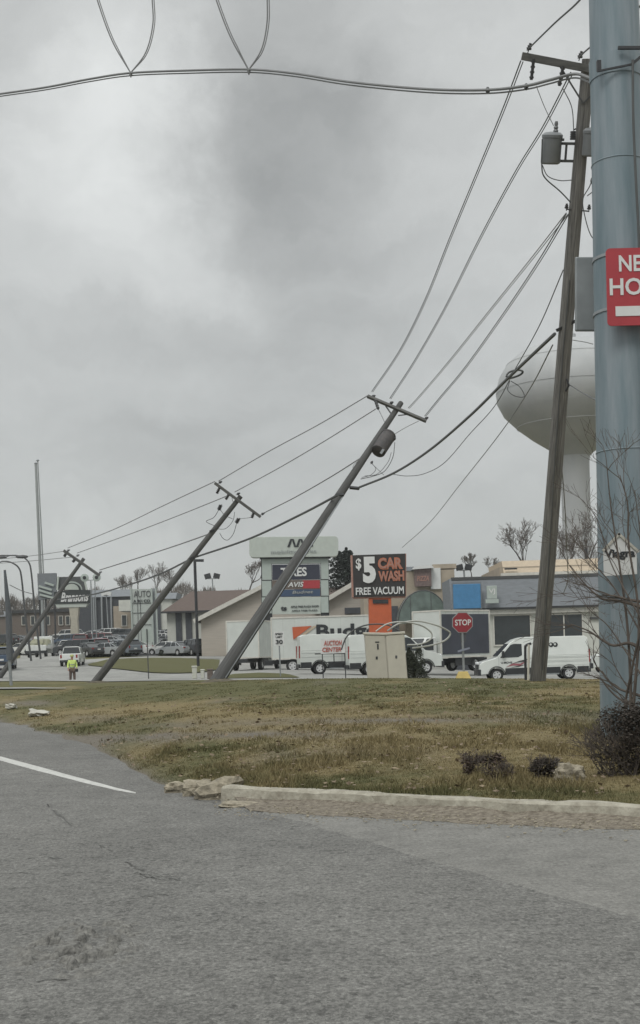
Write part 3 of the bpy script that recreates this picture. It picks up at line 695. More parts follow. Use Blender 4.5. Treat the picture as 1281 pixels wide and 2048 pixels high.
cutout(r1, loc_on(r1, 1147, 262, -.2), loc_on(r1, 1146, 280, -.2), .045)
L_ = lambda *pts, y=-.2: [loc_on(r1, px, py, y) for px, py in pts]
jumper(r1, L_((1073, 172), (1090, 215), (1108, 252)), .009, m='wiregrey'); jumper(r1, L_((1127, 178), (1144, 215), (1148, 262)), .011)
jumper(r1, L_((1085, 278), (1084, 330), (1090, 355), (1120, 382), (1142, 405)), .016); jumper(r1, L_((1085, 330), (1096, 352), (1120, 361), (1146, 360)), .011)
jumper(r1, L_((1192, 345), (1182, 362), (1190, 378), (1175, 392)), .012); jumper(r1, L_((1192, 340), (1180, 372), (1166, 400), (1172, 440), (1183, 472), (1196, 482)), .012)
insulator(r1, loc_on(r1, 1133, 422, -.15), s=.8); insulator(r1, loc_on(r1, 1178, 424, -.15), s=.8)
mb = MB(); p = loc_on(r1, 1133, 420, 0); q = loc_on(r1, 1178, 424, 0); mb.bar((p.x, -.1, p.z + .02), (q.x, -.1, q.z + .02), .03); mb.build('spool_bracket', M['bracket'], r1)
mb = MB(); p = loc_on(r1, 1112, 660, 0); q = loc_on(r1, 1152, 640, 0); mb.bar((p.x, -.12, p.z), (q.x, -.12, q.z), .05, .07); mb.build('cable_clamp', M['darkmetal'], r1); mb = MB()
p = loc_on(r1, 1133, 770, -.2); mb.tube([(p.x, -.2, p.z + .15), (p.x + .06, -.24, p.z), (p.x, -.2, p.z - .15)], .025, 6); mb.build('cable_clamp', M['darkmetal'], r1)
mb = MB(); a_ = catmull([loc_on(r1, 1140, 560, -.2), loc_on(r1, 1122, 760, -.22), loc_on(r1, 1108, 960, -.23), loc_on(r1, 1085, 1340, -.22)], 8); mb.tube(a_, .014, 5); mb.build('ground_wire', M['wire'], r1, smooth=True)
# pole 2
D2a, D2b = 46, 56
r2, L2 = pole_root((437, 1358, D2a), (802, 806, D2b), (736, 793, D2b), (853, 843, D2b), 'utility pole leaning hard over the truck sign, with a rusty transformer near its top')
pole_body(r2, L2, .26, .115, M['wood3'])
arm(r2, loc_on(r2, 735, 793, -.14), loc_on(r2, 853, 843, -.14), .12, .13)
for px, py in ((743, 795), (779, 808), (849, 839)): insulator(r2, loc_on(r2, px, py, -.14), s=1.15, axis=(.4, 0, 1))
mb = MB(); mb.bar(loc_on(r2, 772, 812, -.1), loc_on(r2, 786, 832, -.1), .045); mb.bar(loc_on(r2, 823, 828, -.1), loc_on(r2, 797, 831, -.1), .035); mb.build('brace', M['bracket'], r2)
mb = MB(); mb.tube([(.20, -.13, .1), (.165, -.12, L2 * .45), (.15, -.11, L2 * .62)], .028, 6); mb.build('conduit', M['galv'], r2, smooth=True)
cutout(r2, loc_on(r2, 751, 800, -.2), loc_on(r2, 757, 818, -.2), .05)
tp = loc_on(r2, 769, 893, 0); t2 = transformer(r2, (tp.x - .08, -.14, tp.z), .31, 1.12, M['traforust'], 0, sgn=1)
mb = MB(); p = loc_on(r2, 765, 902, -.45); mb.box((p.x, -.42, p.z), (.10, .02, .30)); mb.build('sticker', M['trafogrey'], t2)
P_ = lambda *pts, y=-.2: [loc_on(r2, px, py, y) for px, py in pts]
jumper(r2, P_((757, 818), (764, 832), (770, 845)), .012); jumper(r2, P_((790, 885), (786, 915), (770, 942), (748, 952), (722, 958)), .016)
jumper(r2, P_((783, 905), (776, 925), (755, 948), (730, 952)), .012); jumper(r2, P_((742, 924), (752, 938), (742, 950), (724, 955)), .012)
jumper(r2, P_((745, 928), (768, 950)), .01); jumper(r2, P_((719, 920), (708, 930), (706, 940)), .010)
insulator(r2, loc_on(r2, 726, 917, -.1), s=.9); insulator(r2, loc_on(r2, 742, 928, -.1), s=.9)
for a_, b_ in (((700, 975), (719, 977)), ((672, 990), (688, 990))): mb = MB(); mb.bar(loc_on(r2, *a_, -.15), loc_on(r2, *b_, -.15), .11, .09); mb.build('cable_clamp', M['darkmetal'], r2)
# pole 3
D3 = 67
r3, L3 = pole_root((188, 1368, 68), (482, 992, 66), (430, 966, 66), (522, 1034, 66), 'thin leaning utility pole with no transformer, loose wires looping below its crossarm')
pole_body(r3, L3, .22, .12, M['wood2'])
arm(r3, loc_on(r3, 430, 966, -.14), loc_on(r3, 522, 1034, -.14), .12, .14)
for px, py in ((436, 967), (472, 990), (521, 1030)): insulator(r3, loc_on(r3, px, py, -.14), s=1.2, axis=(.5, 0, 1))
for a, b in (((440, 975), (434, 987)), ((458, 989), (452, 999)), ((508, 1025), (504, 1036))): cutout(r3, loc_on(r3, *a, -.2), loc_on(r3, *b, -.2), .055)
Q_ = lambda *pts, y=-.2: [loc_on(r3, px, py, y) for px, py in pts]
cutout(r3, *Q_((442, 1010), (438, 1020)), .07); cutout(r3, *Q_((478, 1037), (473, 1046)), .07)
jumper(r3, Q_((438, 1020), (428, 1035), (413, 1043), (430, 1052), (434, 1058)), .016); jumper(r3, Q_((440, 1018), (450, 1030), (466, 1038)), .014)
jumper(r3, Q_((470, 1024), (466, 1042), (452, 1057), (436, 1058)), .014); jumper(r3, Q_((474, 1046), (467, 1068), (456, 1080), (446, 1076), (440, 1066)), .016)
jumper(r3, Q_((464, 990), (466, 1002), (474, 1010)), .014); jumper(r3, Q_((478, 1038), (495, 1036), (506, 1034)), .012)
for a_, b_ in (((380, 1118), (390, 1114)), ((420, 1063), (430, 1060))): mb = MB(); mb.bar(loc_on(r3, *a_, -.12), loc_on(r3, *b_, -.12), .14, .11); mb.build('cable_clamp', M['darkmetal'], r3)
# pole 4
r4, L4 = pole_root((6, 1345, 92), (168, 1117, 90), (128, 1101, 90), (200, 1151, 90), 'farthest leaning utility pole, passing behind the dark script sign')
pole_body(r4, L4, .2, .12, M['wood2'])
arm(r4, loc_on(r4, 128, 1101, -.14), loc_on(r4, 200, 1151, -.14), .15, .18)
for px, py in ((133, 1103), (152, 1113), (197, 1147)): insulator(r4, loc_on(r4, px, py, -.14), s=1.4, axis=(.5, 0, 1), m='insulgrey')
for a, b in (((132, 1108), (129, 1113)), ((150, 1119), (146, 1124))): cutout(r4, loc_on(r4, *a, -.2), loc_on(r4, *b, -.2), .07)

for i, (px, py, d, lab) in enumerate(((440, 1361, 45.6, 'heaved soil around the foot of the strongly leaning pole'), (196, 1369, 67.6, 'heaved soil around the foot of the thin leaning pole'))):
    g = W(px, py, d); zg = tz(g.x, g.y); mb = MB(); rq = random.Random(i); n_ = 18
    for k_, (r_, h_) in enumerate(((.75, -.05), (.55, .03), (.38, .07), (.2, .09))):
        for j in range(n_): a_ = 6.283 * j / n_; q_ = rq.uniform(.8, 1.2); mb.v.append((r_ * q_ * math.cos(a_), r_ * .8 * q_ * math.sin(a_), h_ * rq.uniform(.5, 1.3)))
    for k_ in range(3):
        for j in range(n_): mb.f.append((k_ * n_ + j, k_ * n_ + (j + 1) % n_, (k_ + 1) * n_ + (j + 1) % n_, (k_ + 1) * n_ + j))
    mb.f.append(tuple(3 * n_ + j for j in range(n_))); o = mb.build('soil_mound', mat('dark_soil', (.07, .06, .043), .95, col2=(.13, .115, .08), scale=9, bump=.8)); o.location = (g.x, g.y, zg); tag(o, lab, 'soil mound', 'heaved soil at the pole feet')
# ------------------------------------------------------------------ wires
d1 = D1b
wire('wire from the tallest pole top sweeping up out of the frame', [(1055, 100, d1), (1108, 48, 25), (1160, 0, 22), (1200, -60, 19)], .018)
wire('second wire rising out of frame behind the steel column', [(1157, 116, d1), (1180, 95, 26), (1290, 5, 20)], .018)
wire('outermost of the wires dropping from the tallest pole crossarm', [(1042, 122, d1), (1005, 220, 33), (960, 330, 38), (900, 475, 44), (850, 600, 49), (800, 700, 53), (744, 783, D2b)], .016, twin=.05)
wire('second wire dropping from the tallest pole crossarm', [(1142, 145, d1), (1085, 255, 33), (1030, 345, 37), (960, 475, 43), (890, 615, 50), (830, 720, 54), (780, 797, D2b)], .016, twin=.05)
wire('upper of two wires running from below the tall pole transformer', [(1133, 426, 30), (1060, 520, 36), (980, 620, 43), (900, 720, 50), (845, 785, 54), (817, 816, D2b)], .014, 'wiregrey', twin=.05)
wire('lower of two wires running from below the tall pole transformer', [(1133, 428, 30), (1072, 530, 36), (1005, 630, 42), (930, 735, 49), (880, 795, 53), (850, 832, D2b)], .016, twin=.05)
wire('thin wire hanging from the tall pole to a low curl beside the rusty transformer', [(1127, 540, 31), (1080, 650, 34), (1030, 740, 37), (990, 812, 41), (940, 868, 46), (890, 925, 50), (850, 947, 52), (815, 952, 53), (783, 948, 54)], .014)
wire('thick black cable between the tallest pole and the rusty transformer pole', [(1110, 668, 31.5), (1060, 715, 34), (1010, 763, 37), (940, 832, 42), (860, 900, 47), (790, 945, 51), (718, 975, 52)], .045, name='cable', group='thick cables')
wire('thin pale wire falling from the tall pole towards the far buildings', [(1106, 690, 32), (1060, 778, 38), (1000, 868, 48), (920, 970, 60), (860, 1045, 72), (805, 1095, 84)], .018, 'wiregrey')
mb = MB(); P = catmull(pxs([(1014, 750, 36.5), (1020, 744, 36.5), (1035, 740, 36.4), (1046, 743, 36.4), (1040, 750, 36.5), (1022, 756, 36.6), (1012, 752, 36.6)]), 6); mb.tube(P, .03, 6)
o = mb.build('cable_loop', M['wire'], smooth=True); tag(o, 'small closed loop of slack on the thick black cable', 'cable loop')
mb = MB(); P = catmull(pxs([(1020, 762, 36.5), (1016, 780, 36.5), (1030, 792, 36.5), (1049, 793, 36.5), (1040, 774, 36.5), (1022, 762, 36.5)]), 6); mb.tube(P, .012, 5)
o = mb.build('cable_loop', M['wire'], smooth=True); tag(o, 'thin loose loop of wire below the thick cable', 'cable loop')
wire('thin line at the steel column from the tall pole clamp', [(1140, 770, 32), (1170, 788, 26), (1196, 802, 20)], .012)
wire('short grey wires crossing in front of the water tower top', [(1145, 680, 32), (1170, 684, 28), (1186, 688, 24)], .010, 'wiregrey')
wire('guy line hanging down beside the tall pole to the tan roof', [(1121, 900, 33), (1130, 1010, 36), (1135, 1120, 40), (1136, 1160, 42), (1127, 1188, 44)], .014, 'wiregrey')
wire('top wire between the two middle leaning poles', [(738, 790, D2b), (640, 848, 59), (540, 902, 62), (438, 962, 66)], .022, 'wiregrey')
wire('second wire between the two middle leaning poles', [(752, 818, D2b), (650, 882, 59), (560, 935, 63), (470, 984, 66)], .022, 'wiregrey')
wire('lowest thin wire between the two middle leaning poles', [(722, 916, 54), (660, 955, 58), (590, 995, 62), (524, 1028, 66)], .026, 'wiregrey')
wire('short wire from the crossarm end down to the rusty transformer', [(838, 842, 56), (812, 855, 55.6), (790, 868, 55.3)], .014, 'wiregrey')
wire('thick cable between the two middle leaning poles', [(676, 990, 51), (600, 1030, 55), (500, 1077, 60), (392, 1114, 67)], .05, name='cable', group='thick cables')
wire('top wire running to the farthest leaning pole', [(430, 963, 66), (330, 1010, 74), (230, 1058, 82), (136, 1096, 90)], .024, 'wiregrey')
wire('second wire running to the farthest leaning pole', [(452, 993, 66), (350, 1034, 74), (250, 1072, 82), (155, 1106, 90)], .024, 'wiregrey')
wire('third wire ending at the farthest pole crossarm end', [(424, 1066, 67), (350, 1092, 74), (270, 1118, 82), (200, 1140, 90)], .035, 'wiregrey')
wire('thick cable drooping behind the white sign tower', [(384, 1117, 67), (320, 1148, 73), (250, 1172, 80), (180, 1190, 88), (110, 1200, 95)], .05, name='cable', group='thick cables')
wire('upper thin wire going off frame past the curved street lamps', [(132, 1102, 90), (60, 1112, 97), (-20, 1120, 105)], .022, 'wiregrey')
wire('lower thin wire going off frame past the curved street lamps', [(148, 1114, 90), (60, 1122, 97), (-20, 1128, 105)], .022, 'wiregrey')
wire('short sagging wire from the tapered grey post', [(20, 1170, 90), (45, 1182, 92), (66, 1188, 94)], .03, 'wiregrey')
sc_ = [(1185, 158, 16.6), (1150, 148, 17), (1100, 160, 17.4), (1050, 172, 18), (970, 180, 18.6), (850, 178, 19.6), (700, 164, 21), (590, 147, 22), (498, 139, 23), (380, 141, 24), (262, 146, 25), (180, 158, 26), (90, 175, 27), (0, 188, 28), (-90, 202, 29)]
mb = MB(); P = catmull(pxs(sc_), 8); mb.tube(P, .021, 6); mb.tube([p + Vector((0, .05, -.028)) for p in P], .012, 5)
o = mb.build('span_cable', M['wiregrey'], smooth=True); tag(o, 'twisted span cable crossing the whole top of the view', 'cable')
for px, py, d in ((976, 180, 18.6), (1053, 173, 18)):
    mb = MB(); p = W(px, py, d); mb.lathe([(.01, -.05), (.03, -.03), (.03, .02), (.015, .04)], c=p, n=8); q = mb.build('cable_tie', M['wire'], o, smooth=True)
for lab, a, b, c, d in [('V shaped hanger holding the span cable nearer the frame edge', (262, 146, 25), [(225, 82), (195, 0), (170, -90)], [(292, 105), (306, 50), (305, 0), (300, -90)], 25),
                        ('V shaped hanger holding the span cable at its highest point', (498, 140, 23), [(462, 75), (433, 0), (405, -90)], [(523, 100), (534, 50), (535, 0), (532, -90)], 23)]:
    mb = MB(); 
    for side in (b, c):
        P = catmull([W(*a)] + [W(x, y, d) for x, y in side], 8); mb.tube(P, .013, 5); mb.tube([p + Vector((.035 * min(1, i / 6), 0, 0)) for i, p in enumerate(P)], .010, 5)
    mb.lathe([(.005, -.09), (.03, -.04), (.035, 0), (.015, .03)], c=W(*a), n=8)
    o = mb.build('cable_hanger', M['wiregrey'], smooth=True); tag(o, lab, 'cable hanger', 'V hangers on the span cable')

# ------------------------------------------------------------------ steel column with signs
SD = 16.5
sb = W(1270, 1470, SD); stp = W(1226, -60, SD)
rs_ = empty('steel_pole', (sb.x, sb.y, sb.z - .35), 0, 'huge blue-grey steel pole rising out of the frame beside the tallest wooden pole', 'steel pole')
H_ = stp.z - sb.z + .35; cxo = stp.x - sb.x
def colx(px, py): p = W(px, py, SD); return p - Vector(rs_.location)
mb = MB(); mb.tube([(0, 0, 0), (cxo * .5, 0, H_ * .5), (cxo, 0, H_)], [.43, .365, .303], 32); mb.build('pole', M['steel'], rs_, smooth=True, ang=40)
def rad_at(z): return .43 - .127 * z / H_
def ctr(z): return cxo * z / H_
for py, h in ((143, .26),):
    z = colx(1230, py).z; r_ = rad_at(z); mb = MB(); mb.tube([(ctr(z), 0, z - h / 2), (ctr(z), 0, z + h / 2)], r_ + .012, 32); mb.build('collar', M['steel'], rs_, smooth=True)
    mb = MB(); mb.bar(colx(1222, 125) + Vector((0, -.40, 0)), colx(1266, 125) + Vector((0, -.40, 0)), .035); mb.build('rung', M['darkmetal'], rs_); mb = MB(); mb.bar(colx(1183, 168) + Vector((0, -.36, 0)), colx(1250, 155) + Vector((0, -.37, 0)), .022); mb.build('bracket', M['darkmetal'], rs_); mb = MB(); mb.bar(colx(1250, 155) + Vector((0, -.37, 0)), colx(1268, 140) + Vector((0, -.37, 0)), .03)
    mb.build('bracket', M['darkmetal'], rs_); mb = MB(); mb.box(colx(1187, 155) + Vector((0, -.33, 0)), (.05, .06, .12)); mb.build('clamp', M['darkmetal'], rs_)
mb = MB(); mb.tube(catmull([colx(x, y) + Vector((0, -.42, 0)) for x, y in ((1250, 150), (1251, 260), (1256, 380), (1262, 500), (1268, 700), (1272, 900), (1276, 1100))], 6), .016, 6); mb.build('cable_run', M['wire'], rs_, smooth=True)
for py in (520, 628):
    z = colx(1230, py).z; mb = MB(); mb.lathe([(rad_at(z) + .004, z - .018), (rad_at(z) + .012, z - .018), (rad_at(z) + .012, z + .018), (rad_at(z) + .004, z + .018)], c=(ctr(z), 0, 0), n=32, cap=False); mb.build('strap', M['galv'], rs_, smooth=True)
for py in (905, 330):
    z = colx(1230, py).z; mb = MB(); mb.lathe([(rad_at(z) + .001, z - .01), (rad_at(z) + .008, z), (rad_at(z) + .001, z + .01)], c=(ctr(z), 0, 0), n=32, cap=False); mb.build('weld_seam', M['steel'], rs_, smooth=True)
# grey sign back
def panel_from_px(name, x0, y0, x1, y1, d, thick, m, parent=None, bevel=.01, inv=None):
    a, b, c, e = W(x0, y0, d), W(x1, y0, d), W(x1, y1, d), W(x0, y1, d)
    mb = MB(); off = Vector(parent.matrix_world.translation) if parent else Vector((0, 0, 0))
    t = Vector((0, thick, 0)); P = [p - off for p in (a, b, c, e)]; k_ = len(mb.v); mb.v += [tuple(p) for p in P] + [tuple(p + t) for p in P]
    mb.f += [(0, 1, 2, 3), (7, 6, 5, 4), (0, 4, 5, 1), (1, 5, 6, 2), (2, 6, 7, 3), (3, 7, 4, 0)]
    return mb.build(name, m, parent, bevel=bevel)
o = panel_from_px('road_sign', 1151, 513, 1240, 662, 16.95, .05, mat('sign_back_metal', (.24, .26, .265), .5, .4, var=.15, scale=2), None, .02)
tag(o, 'plain grey back of a sign panel fixed behind the steel pole', 'sign')
# red sign
a = W(1212, 497, 15.95); rsg = empty('red_sign', a, 0.05, 'red sign with white lettering NEW HOMES on the steel pole', 'sign')
rsg.matrix_world = Matrix.Translation(a) @ Matrix.Rotation(.03 + .02, 4, 'Y').inverted() @ Matrix.Rotation(.04, 4, 'Z')
rsg.matrix_world = Matrix.Translation(a) @ Matrix.Rotation(.005, 4, 'Y')
mb = MB(); w_, h_, cr_ = .96, .95, .05; pts = []
for cx_, cz_, a0 in ((w_ - cr_, -cr_, 0), (cr_, -cr_, 90), (cr_, -h_ + cr_, 180), (w_ - cr_, -h_ + cr_, 270)):
    for i in range(5): an = R(a0 + i * 22.5); pts.append((cx_ + cr_ * math.cos(an), cz_ + cr_ * math.sin(an)))
def plate(mb, pts, y0, y1):
    n_ = len(pts); k_ = len(mb.v); mb.v += [(x, y0, z) for x, z in pts] + [(x, y1, z) for x, z in pts]
    mb.f += [tuple(range(k_, k_ + n_)), tuple(range(k_ + 2 * n_ - 1, k_ + n_ - 1, -1))] + [(k_ + i, k_ + (i + 1) % n_, k_ + n_ + (i + 1) % n_, k_ + n_ + i) for i in range(n_)]
    return mb
plate(mb, pts, 0, .02); mb.build('panel', M['red'], rsg)
text('lettering', 'NEW', M['signwhite'], rsg, .42, -.006, -.19, w=.53, h=.20, bold=.02, ext=.004)
text('lettering', 'HOMES', M['signwhite'], rsg, .475, -.006, -.475, w=.88, h=.21, bold=.02, ext=.004)
mb = MB(); plate(mb, [(.10, -.715), (.68, -.715), (.68, -.66), (.88, -.775), (.68, -.89), (.68, -.835), (.10, -.835)], -.008, -.002); mb.build('arrow', M['signwhite'], rsg)
for z in (-.03, -.92): mb = MB(); mb.lathe([(.012, -.012), (.012, 0)], c=(.46, 0, z), n=8, axis='y'); mb.build('bolt', M['galv'], rsg)
# small white house shaped sign
a = W(1209, 1152, 15.95); hs = empty('house_shaped_sign', a, 0, 'small white house-shaped sign with dark lettering on the steel pole', 'sign')
s = 15.95 / F; plate_pts = [(0, 0), (66 * s, 2 * s), (66 * s, 48 * s), (33 * s, 80 * s), (30 * s, 80 * s), (0, 50 * s)]
mb = MB(); plate(mb, plate_pts, 0, .03); mb.build('panel', M['signwhite'], hs)
text('lettering', 'Viagra', M['letterblack'], hs, 32 * s, -.004, 42 * s, w=62 * s, h=22 * s, ext=.003, bold=.045)
mb = MB(); mb.bar((30 * s, -.01, 84 * s), (70 * s, -.01, 46 * s), .02, .03); mb.bar((33 * s, -.01, 84 * s), (-2 * s, -.01, 50 * s), .02, .03); mb.build('trim', M['concw'], hs)

# ------------------------------------------------------------------ vegetation helpers
def grow(mbT, mbC, p, d, L, r, depth, rs, spread=.5, up=.15, split=3, twigr=.004, seg=3):
    pts = [p]; q = Vector(p); dd_ = Vector(d).normalized()
    for i in range(seg):
        dd_ = (dd_ + Vector((rs.gauss(0, .13), rs.gauss(0, .13), rs.gauss(0, .10) + up * .3))).normalized(); q = q + dd_ * L / seg; pts.append(q.copy())
    r1_ = max(r * .62, twigr); (mbT if depth >= 3 else mbC).tube(pts, [r + (r1_ - r) * i / seg for i in range(seg + 1)], 6 if depth >= 3 else 3, cap=False)
    if depth == 0: return
    for i in range(split):
        t = pts[-1] if i < 2 else pts[rs.randint(1, seg)]
        nd = (dd_ + Vector((rs.gauss(0, spread), rs.gauss(0, spread), rs.gauss(0, spread * .6) + up))).normalized()
        grow(mbT, mbC, t, nd, L * rs.uniform(.62, .85), r1_ * rs.uniform(.7, .95), depth - 1, rs, spread, up, split, twigr, seg)
def bare_tree(px, base_py, d, h, label, seed, depth=6, spread=.45, group='bare trees', split=3, twigr=.012, lean=0, mtwig='twig', z=None, r0=None):
    rs = random.Random(seed); g = W(px, base_py, d); 
    o = empty('bare_tree', g, 0, label, 'tree', group); T, Cn = MB(), MB()
    grow(T, Cn, Vector((0, 0, 0)), Vector((lean, 0, 1)), h * .27, r0 or h * .022, depth, rs, spread, .16, split, twigr)
    T.build('trunk', M['bark'], o, smooth=True, recalc=False); Cn.build('crown', M[mtwig], o, recalc=False); return o
def leaf_cloud(mb, n, fn, size, rs):
    for _ in range(n):
        c = Vector(fn(rs)); s = size * rs.uniform(.5, 1.4); q = Matrix.Rotation(rs.uniform(0, 6.28), 3, 'Z') @ Matrix.Rotation(rs.uniform(0, 3.14), 3, 'X')
        a, b = q @ Vector((s, 0, 0)), q @ Vector((0, s * .6, 0)); mb.quad(c - a, c + b, c + a, c - b)
def evergreen(px, base_py, d, h, w, label, seed, m='conifer', n=2600, size=.22, name='evergreen_tree', cat='tree', jag=.35, cone=1.0):
    g = W(px, base_py, d); o = empty(name, g, 0, label, cat); rs = random.Random(seed)
    tops = [(rs.uniform(-.25, .25) * w, rs.uniform(-.3, .3) * w, h * rs.uniform(.8, 1)) for _ in range(5)]
    def fn(r):
        tx, ty, th = r.choice(tops); t = r.random() ** .8; z = t * th; rr = w * .5 * (1 - t ** 1.5 * cone) * (1 + jag * math.sin(z * 5 + tx * 9)) * r.random() ** .4; a = r.uniform(0, 6.28)
        if cone > 1: rr = w * .5 * (1 - t) * r.random() ** .35
        return (tx * t + rr * math.cos(a), ty * t + rr * math.sin(a), z + .1)
    mb = MB(); leaf_cloud(mb, n, fn, size, rs); mb.build('crown', M[m], o, recalc=False)
    mb = MB(); mb.tube([(0, 0, -.3), (0, 0, h * .5), (0, 0, h * .85)], [w * .05, w * .03, .02], 7); mb.build('trunk', M['bark'], o); return o

# ------------------------------------------------------------------ water tower
TD = 165.0; s = TD / F
tb = W(1161, 1290, TD); wt = empty('water_tower', tb, 0, 'white water tower with a bulbous tank behind the poles', 'water tower')
def zt(py): return W(1148, py, TD).z - tb.z
prof = [(0.02, 681), (35, 683), (70, 690), (105, 705), (130, 726), (145, 750), (152, 776), (151, 800), (138, 826), (112, 852), (82, 876), (52, 896), (37, 906), (32, 912)]
cx0 = W(1150, 780, TD).x - tb.x
mb = MB(); mb.lathe([(r * s, zt(y)) for r, y in prof][::-1], n=64); mb.build('tank', M['tower'], wt, smooth=True)
mb = MB(); mb.lathe([(r * s, zt(y)) for r, y in [(31, 909), (29, 925), (28, 1060), (33, 1095), (48, 1130), (70, 1170), (85, 1300)]][::-1], n=48); mb.build('pedestal', M['tower'], wt, smooth=True)
mb = MB(); mb.lathe([(4, zt(681) - .1), (4, zt(681) + .4), (3.9, zt(681) + .4), (3.9, zt(681) - .1)], n=32)
mb.v = []; mb.f = []
mb.lathe([(.6, zt(683)), (.6, zt(683) + .9), (.3, zt(683) + 1.2)], n=16); mb.build('vent', M['tower'], wt, smooth=True)
for (r_, y_) in ((131, 727.), (152.6, 782.), (112.6, 851.5)): mb = MB(); mb.lathe([(r_ * s, zt(y_) - .07), (r_ * s + .012, zt(y_)), (r_ * s, zt(y_) + .07)], n=64, cap=False); mb.build('weld_band', M['tower'], wt, smooth=True)
for z in (zt(930), zt(985), zt(1040)):
    mb = MB(); mb.lathe([(28.6 * s, z - .05), (28.9 * s, z), (28.6 * s, z + .05)], n=48); mb.build('weld_band', M['tower'], wt)

# ------------------------------------------------------------------ buildings
def BW(px, py, d, o): return W(px, py, d) - Vector(o.location)
# grey mansard shop (behind the van)
CD = 98.0
bc = empty('mansard_shop', W(900, 1345, CD), 0, 'single storey shop with a grey mansard front and a bright blue panel', 'building')
def bx(px0, py0, px1, py1, d0, thick, o, name, m, bevel=0):
    """upright slab whose face spans two pixels' positions at distance d0"""
    a = BW(px0, py0, d0, o); b = BW(px1, py1, d0, o); am = BW((px0 + px1) / 2, (py0 + py1) / 2, d0, o)
    u = (d0 / F); w_ = abs(px1 - px0) * u; h_ = abs(py1 - py0) * u
    mb = MB(); mb.box((am.x, am.y + thick / 2, am.z), (w_, thick, h_)); return mb.build(name, m, o, bevel=bevel)
bx(905, 1213, 1500, 1350, CD + .6, 10, bc, 'wall', M['stucco'])
# mansard: sloping front
def sloped(o, name, m, x0, x1, yb_, yt_, d0, d1, back=6.0):
    a, b = BW(x0, yb_, d0, o), BW(x1, yb_, d0, o); c, e = BW(x1, yt_, d1, o), BW(x0, yt_, d1, o)
    zb = (a.z + b.z) / 2; zt_ = (c.z + e.z) / 2; a.z = b.z = zb; c.z = e.z = zt_
    e.x = a.x; c.x = b.x
    mb = MB(); t = Vector((0, back, 0)); a2, b2 = a + t, b + t; c2, e2 = c + t, e + t
    mb.v = [tuple(v) for v in (a, b, c, e, a2, b2, c2, e2)]; mb.f = [(0, 1, 2, 3), (7, 6, 5, 4), (0, 4, 5, 1), (1, 5, 6, 2), (2, 6, 7, 3), (3, 7, 4, 0)]
    return mb.build(name, m, o)
sloped(bc, 'mansard_roof', M['mansard'], 903, 1500, 1211, 1149, CD, CD + 1.0)
bx(903, 1146, 1500, 1152, CD + .9, .5, bc, 'parapet_cap', M['bracket'])
bx(903, 1209, 1500, 1213, CD - .06, .6, bc, 'gutter', M['darkmetal'])
bx(907, 1168, 962, 1217, CD - .45, .3, bc, 'blue_panel', M['bluepanel'], .03)
bx(905, 1164, 964, 1219, CD - .35, .28, bc, 'panel_frame', M['mansard'])
bx(970, 1214, 1204, 1226, CD + .2, .39, bc, 'fascia', M['trimwhite'])
def window(o, x0, y0, x1, y1, d, mull=(), fm='trimwhite'):
    f = MB(); u = d / F; c = BW((x0 + x1) / 2, (y0 + y1) / 2, d, o); w_, h_ = (x1 - x0) * u, (y1 - y0) * u
    for sx in (-1, 1): f.box((c.x + sx * w_ / 2, c.y, c.z), (.1, .12, h_ + .1))
    for sz in (-1, 1): f.box((c.x, c.y, c.z + sz * h_ / 2), (w_ - .1, .12, .1))
    for mx_ in mull: f.box((c.x - w_ / 2 + w_ * mx_, c.y + .01, c.z), (.09, .1, h_ - .1))
    fo = f.build('window', M[fm], o); g = MB(); g.box((c.x, c.y + .03, c.z), (w_ - .02, .02, h_ - .02)); g.build('pane', M['winglass'], fo); return fo
window(bc, 988, 1230, 1062, 1290, CD + .55); window(bc, 1098, 1228, 1166, 1290, CD + .55, (.45, ))
window(bc, 1215, 1230, 1280, 1290, CD + .55, (.5, ))
bx(908, 1226, 968, 1345, CD + .3, .4, bc, 'dark_shopfront', M['darkwall'])
bx(1180, 1234, 1202, 1238, CD + .4, .15, bc, 'wall_lamp', M['bracket'])
sg = empty('wall_sign', W(984, 1190, CD - .4), 0, 'small pale wall sign on the grey mansard beside the blue panel', 'sign')
u = CD / F
mb = MB(); mb.box((.0, 0, .2), (20 * u, .3, 26 * u)); mb.build('panel', M['signgrey'], sg, bevel=.02)
mb = MB(); mb.box((0, 0, -12.5 * u), (26 * u, .3, 8 * u)); mb.build('lower_panel', M['signgrey'], sg, bevel=.02)
text('lettering', 'VJ', M['signwhite'], sg, 0, -.17, .25, w=13 * u, h=12 * u, bold=.02, ext=.02)
# tan flat roof building behind the mansard
TB = 125.0
bt = empty('flat_roof_building', W(1100, 1330, TB), 0, 'low tan building with a cream roof edge above the grey mansard shop', 'building')
bx(1002, 1128, 1420, 1330, TB, 14, bt, 'wall', M['tan']); 
sloped(bt, 'roof', M['tanroof'], 1008, 1420, 1140, 1116, TB - .5, TB + .8, 10)
bx(1003, 1140, 1420, 1147, TB - .7, .6, bt, 'roof_edge', M['trimwhite'])
bx(1010, 1136, 1035, 1139, TB - .75, .2, bt, 'vent_slot', M['darkmetal'])
mb = MB(); p = BW(1173, 1118, TB, bt); mb.tube([p, p + Vector((0, 0, 1.0))], .16, 8); mb.build('flue', M['darkmetal'], bt)
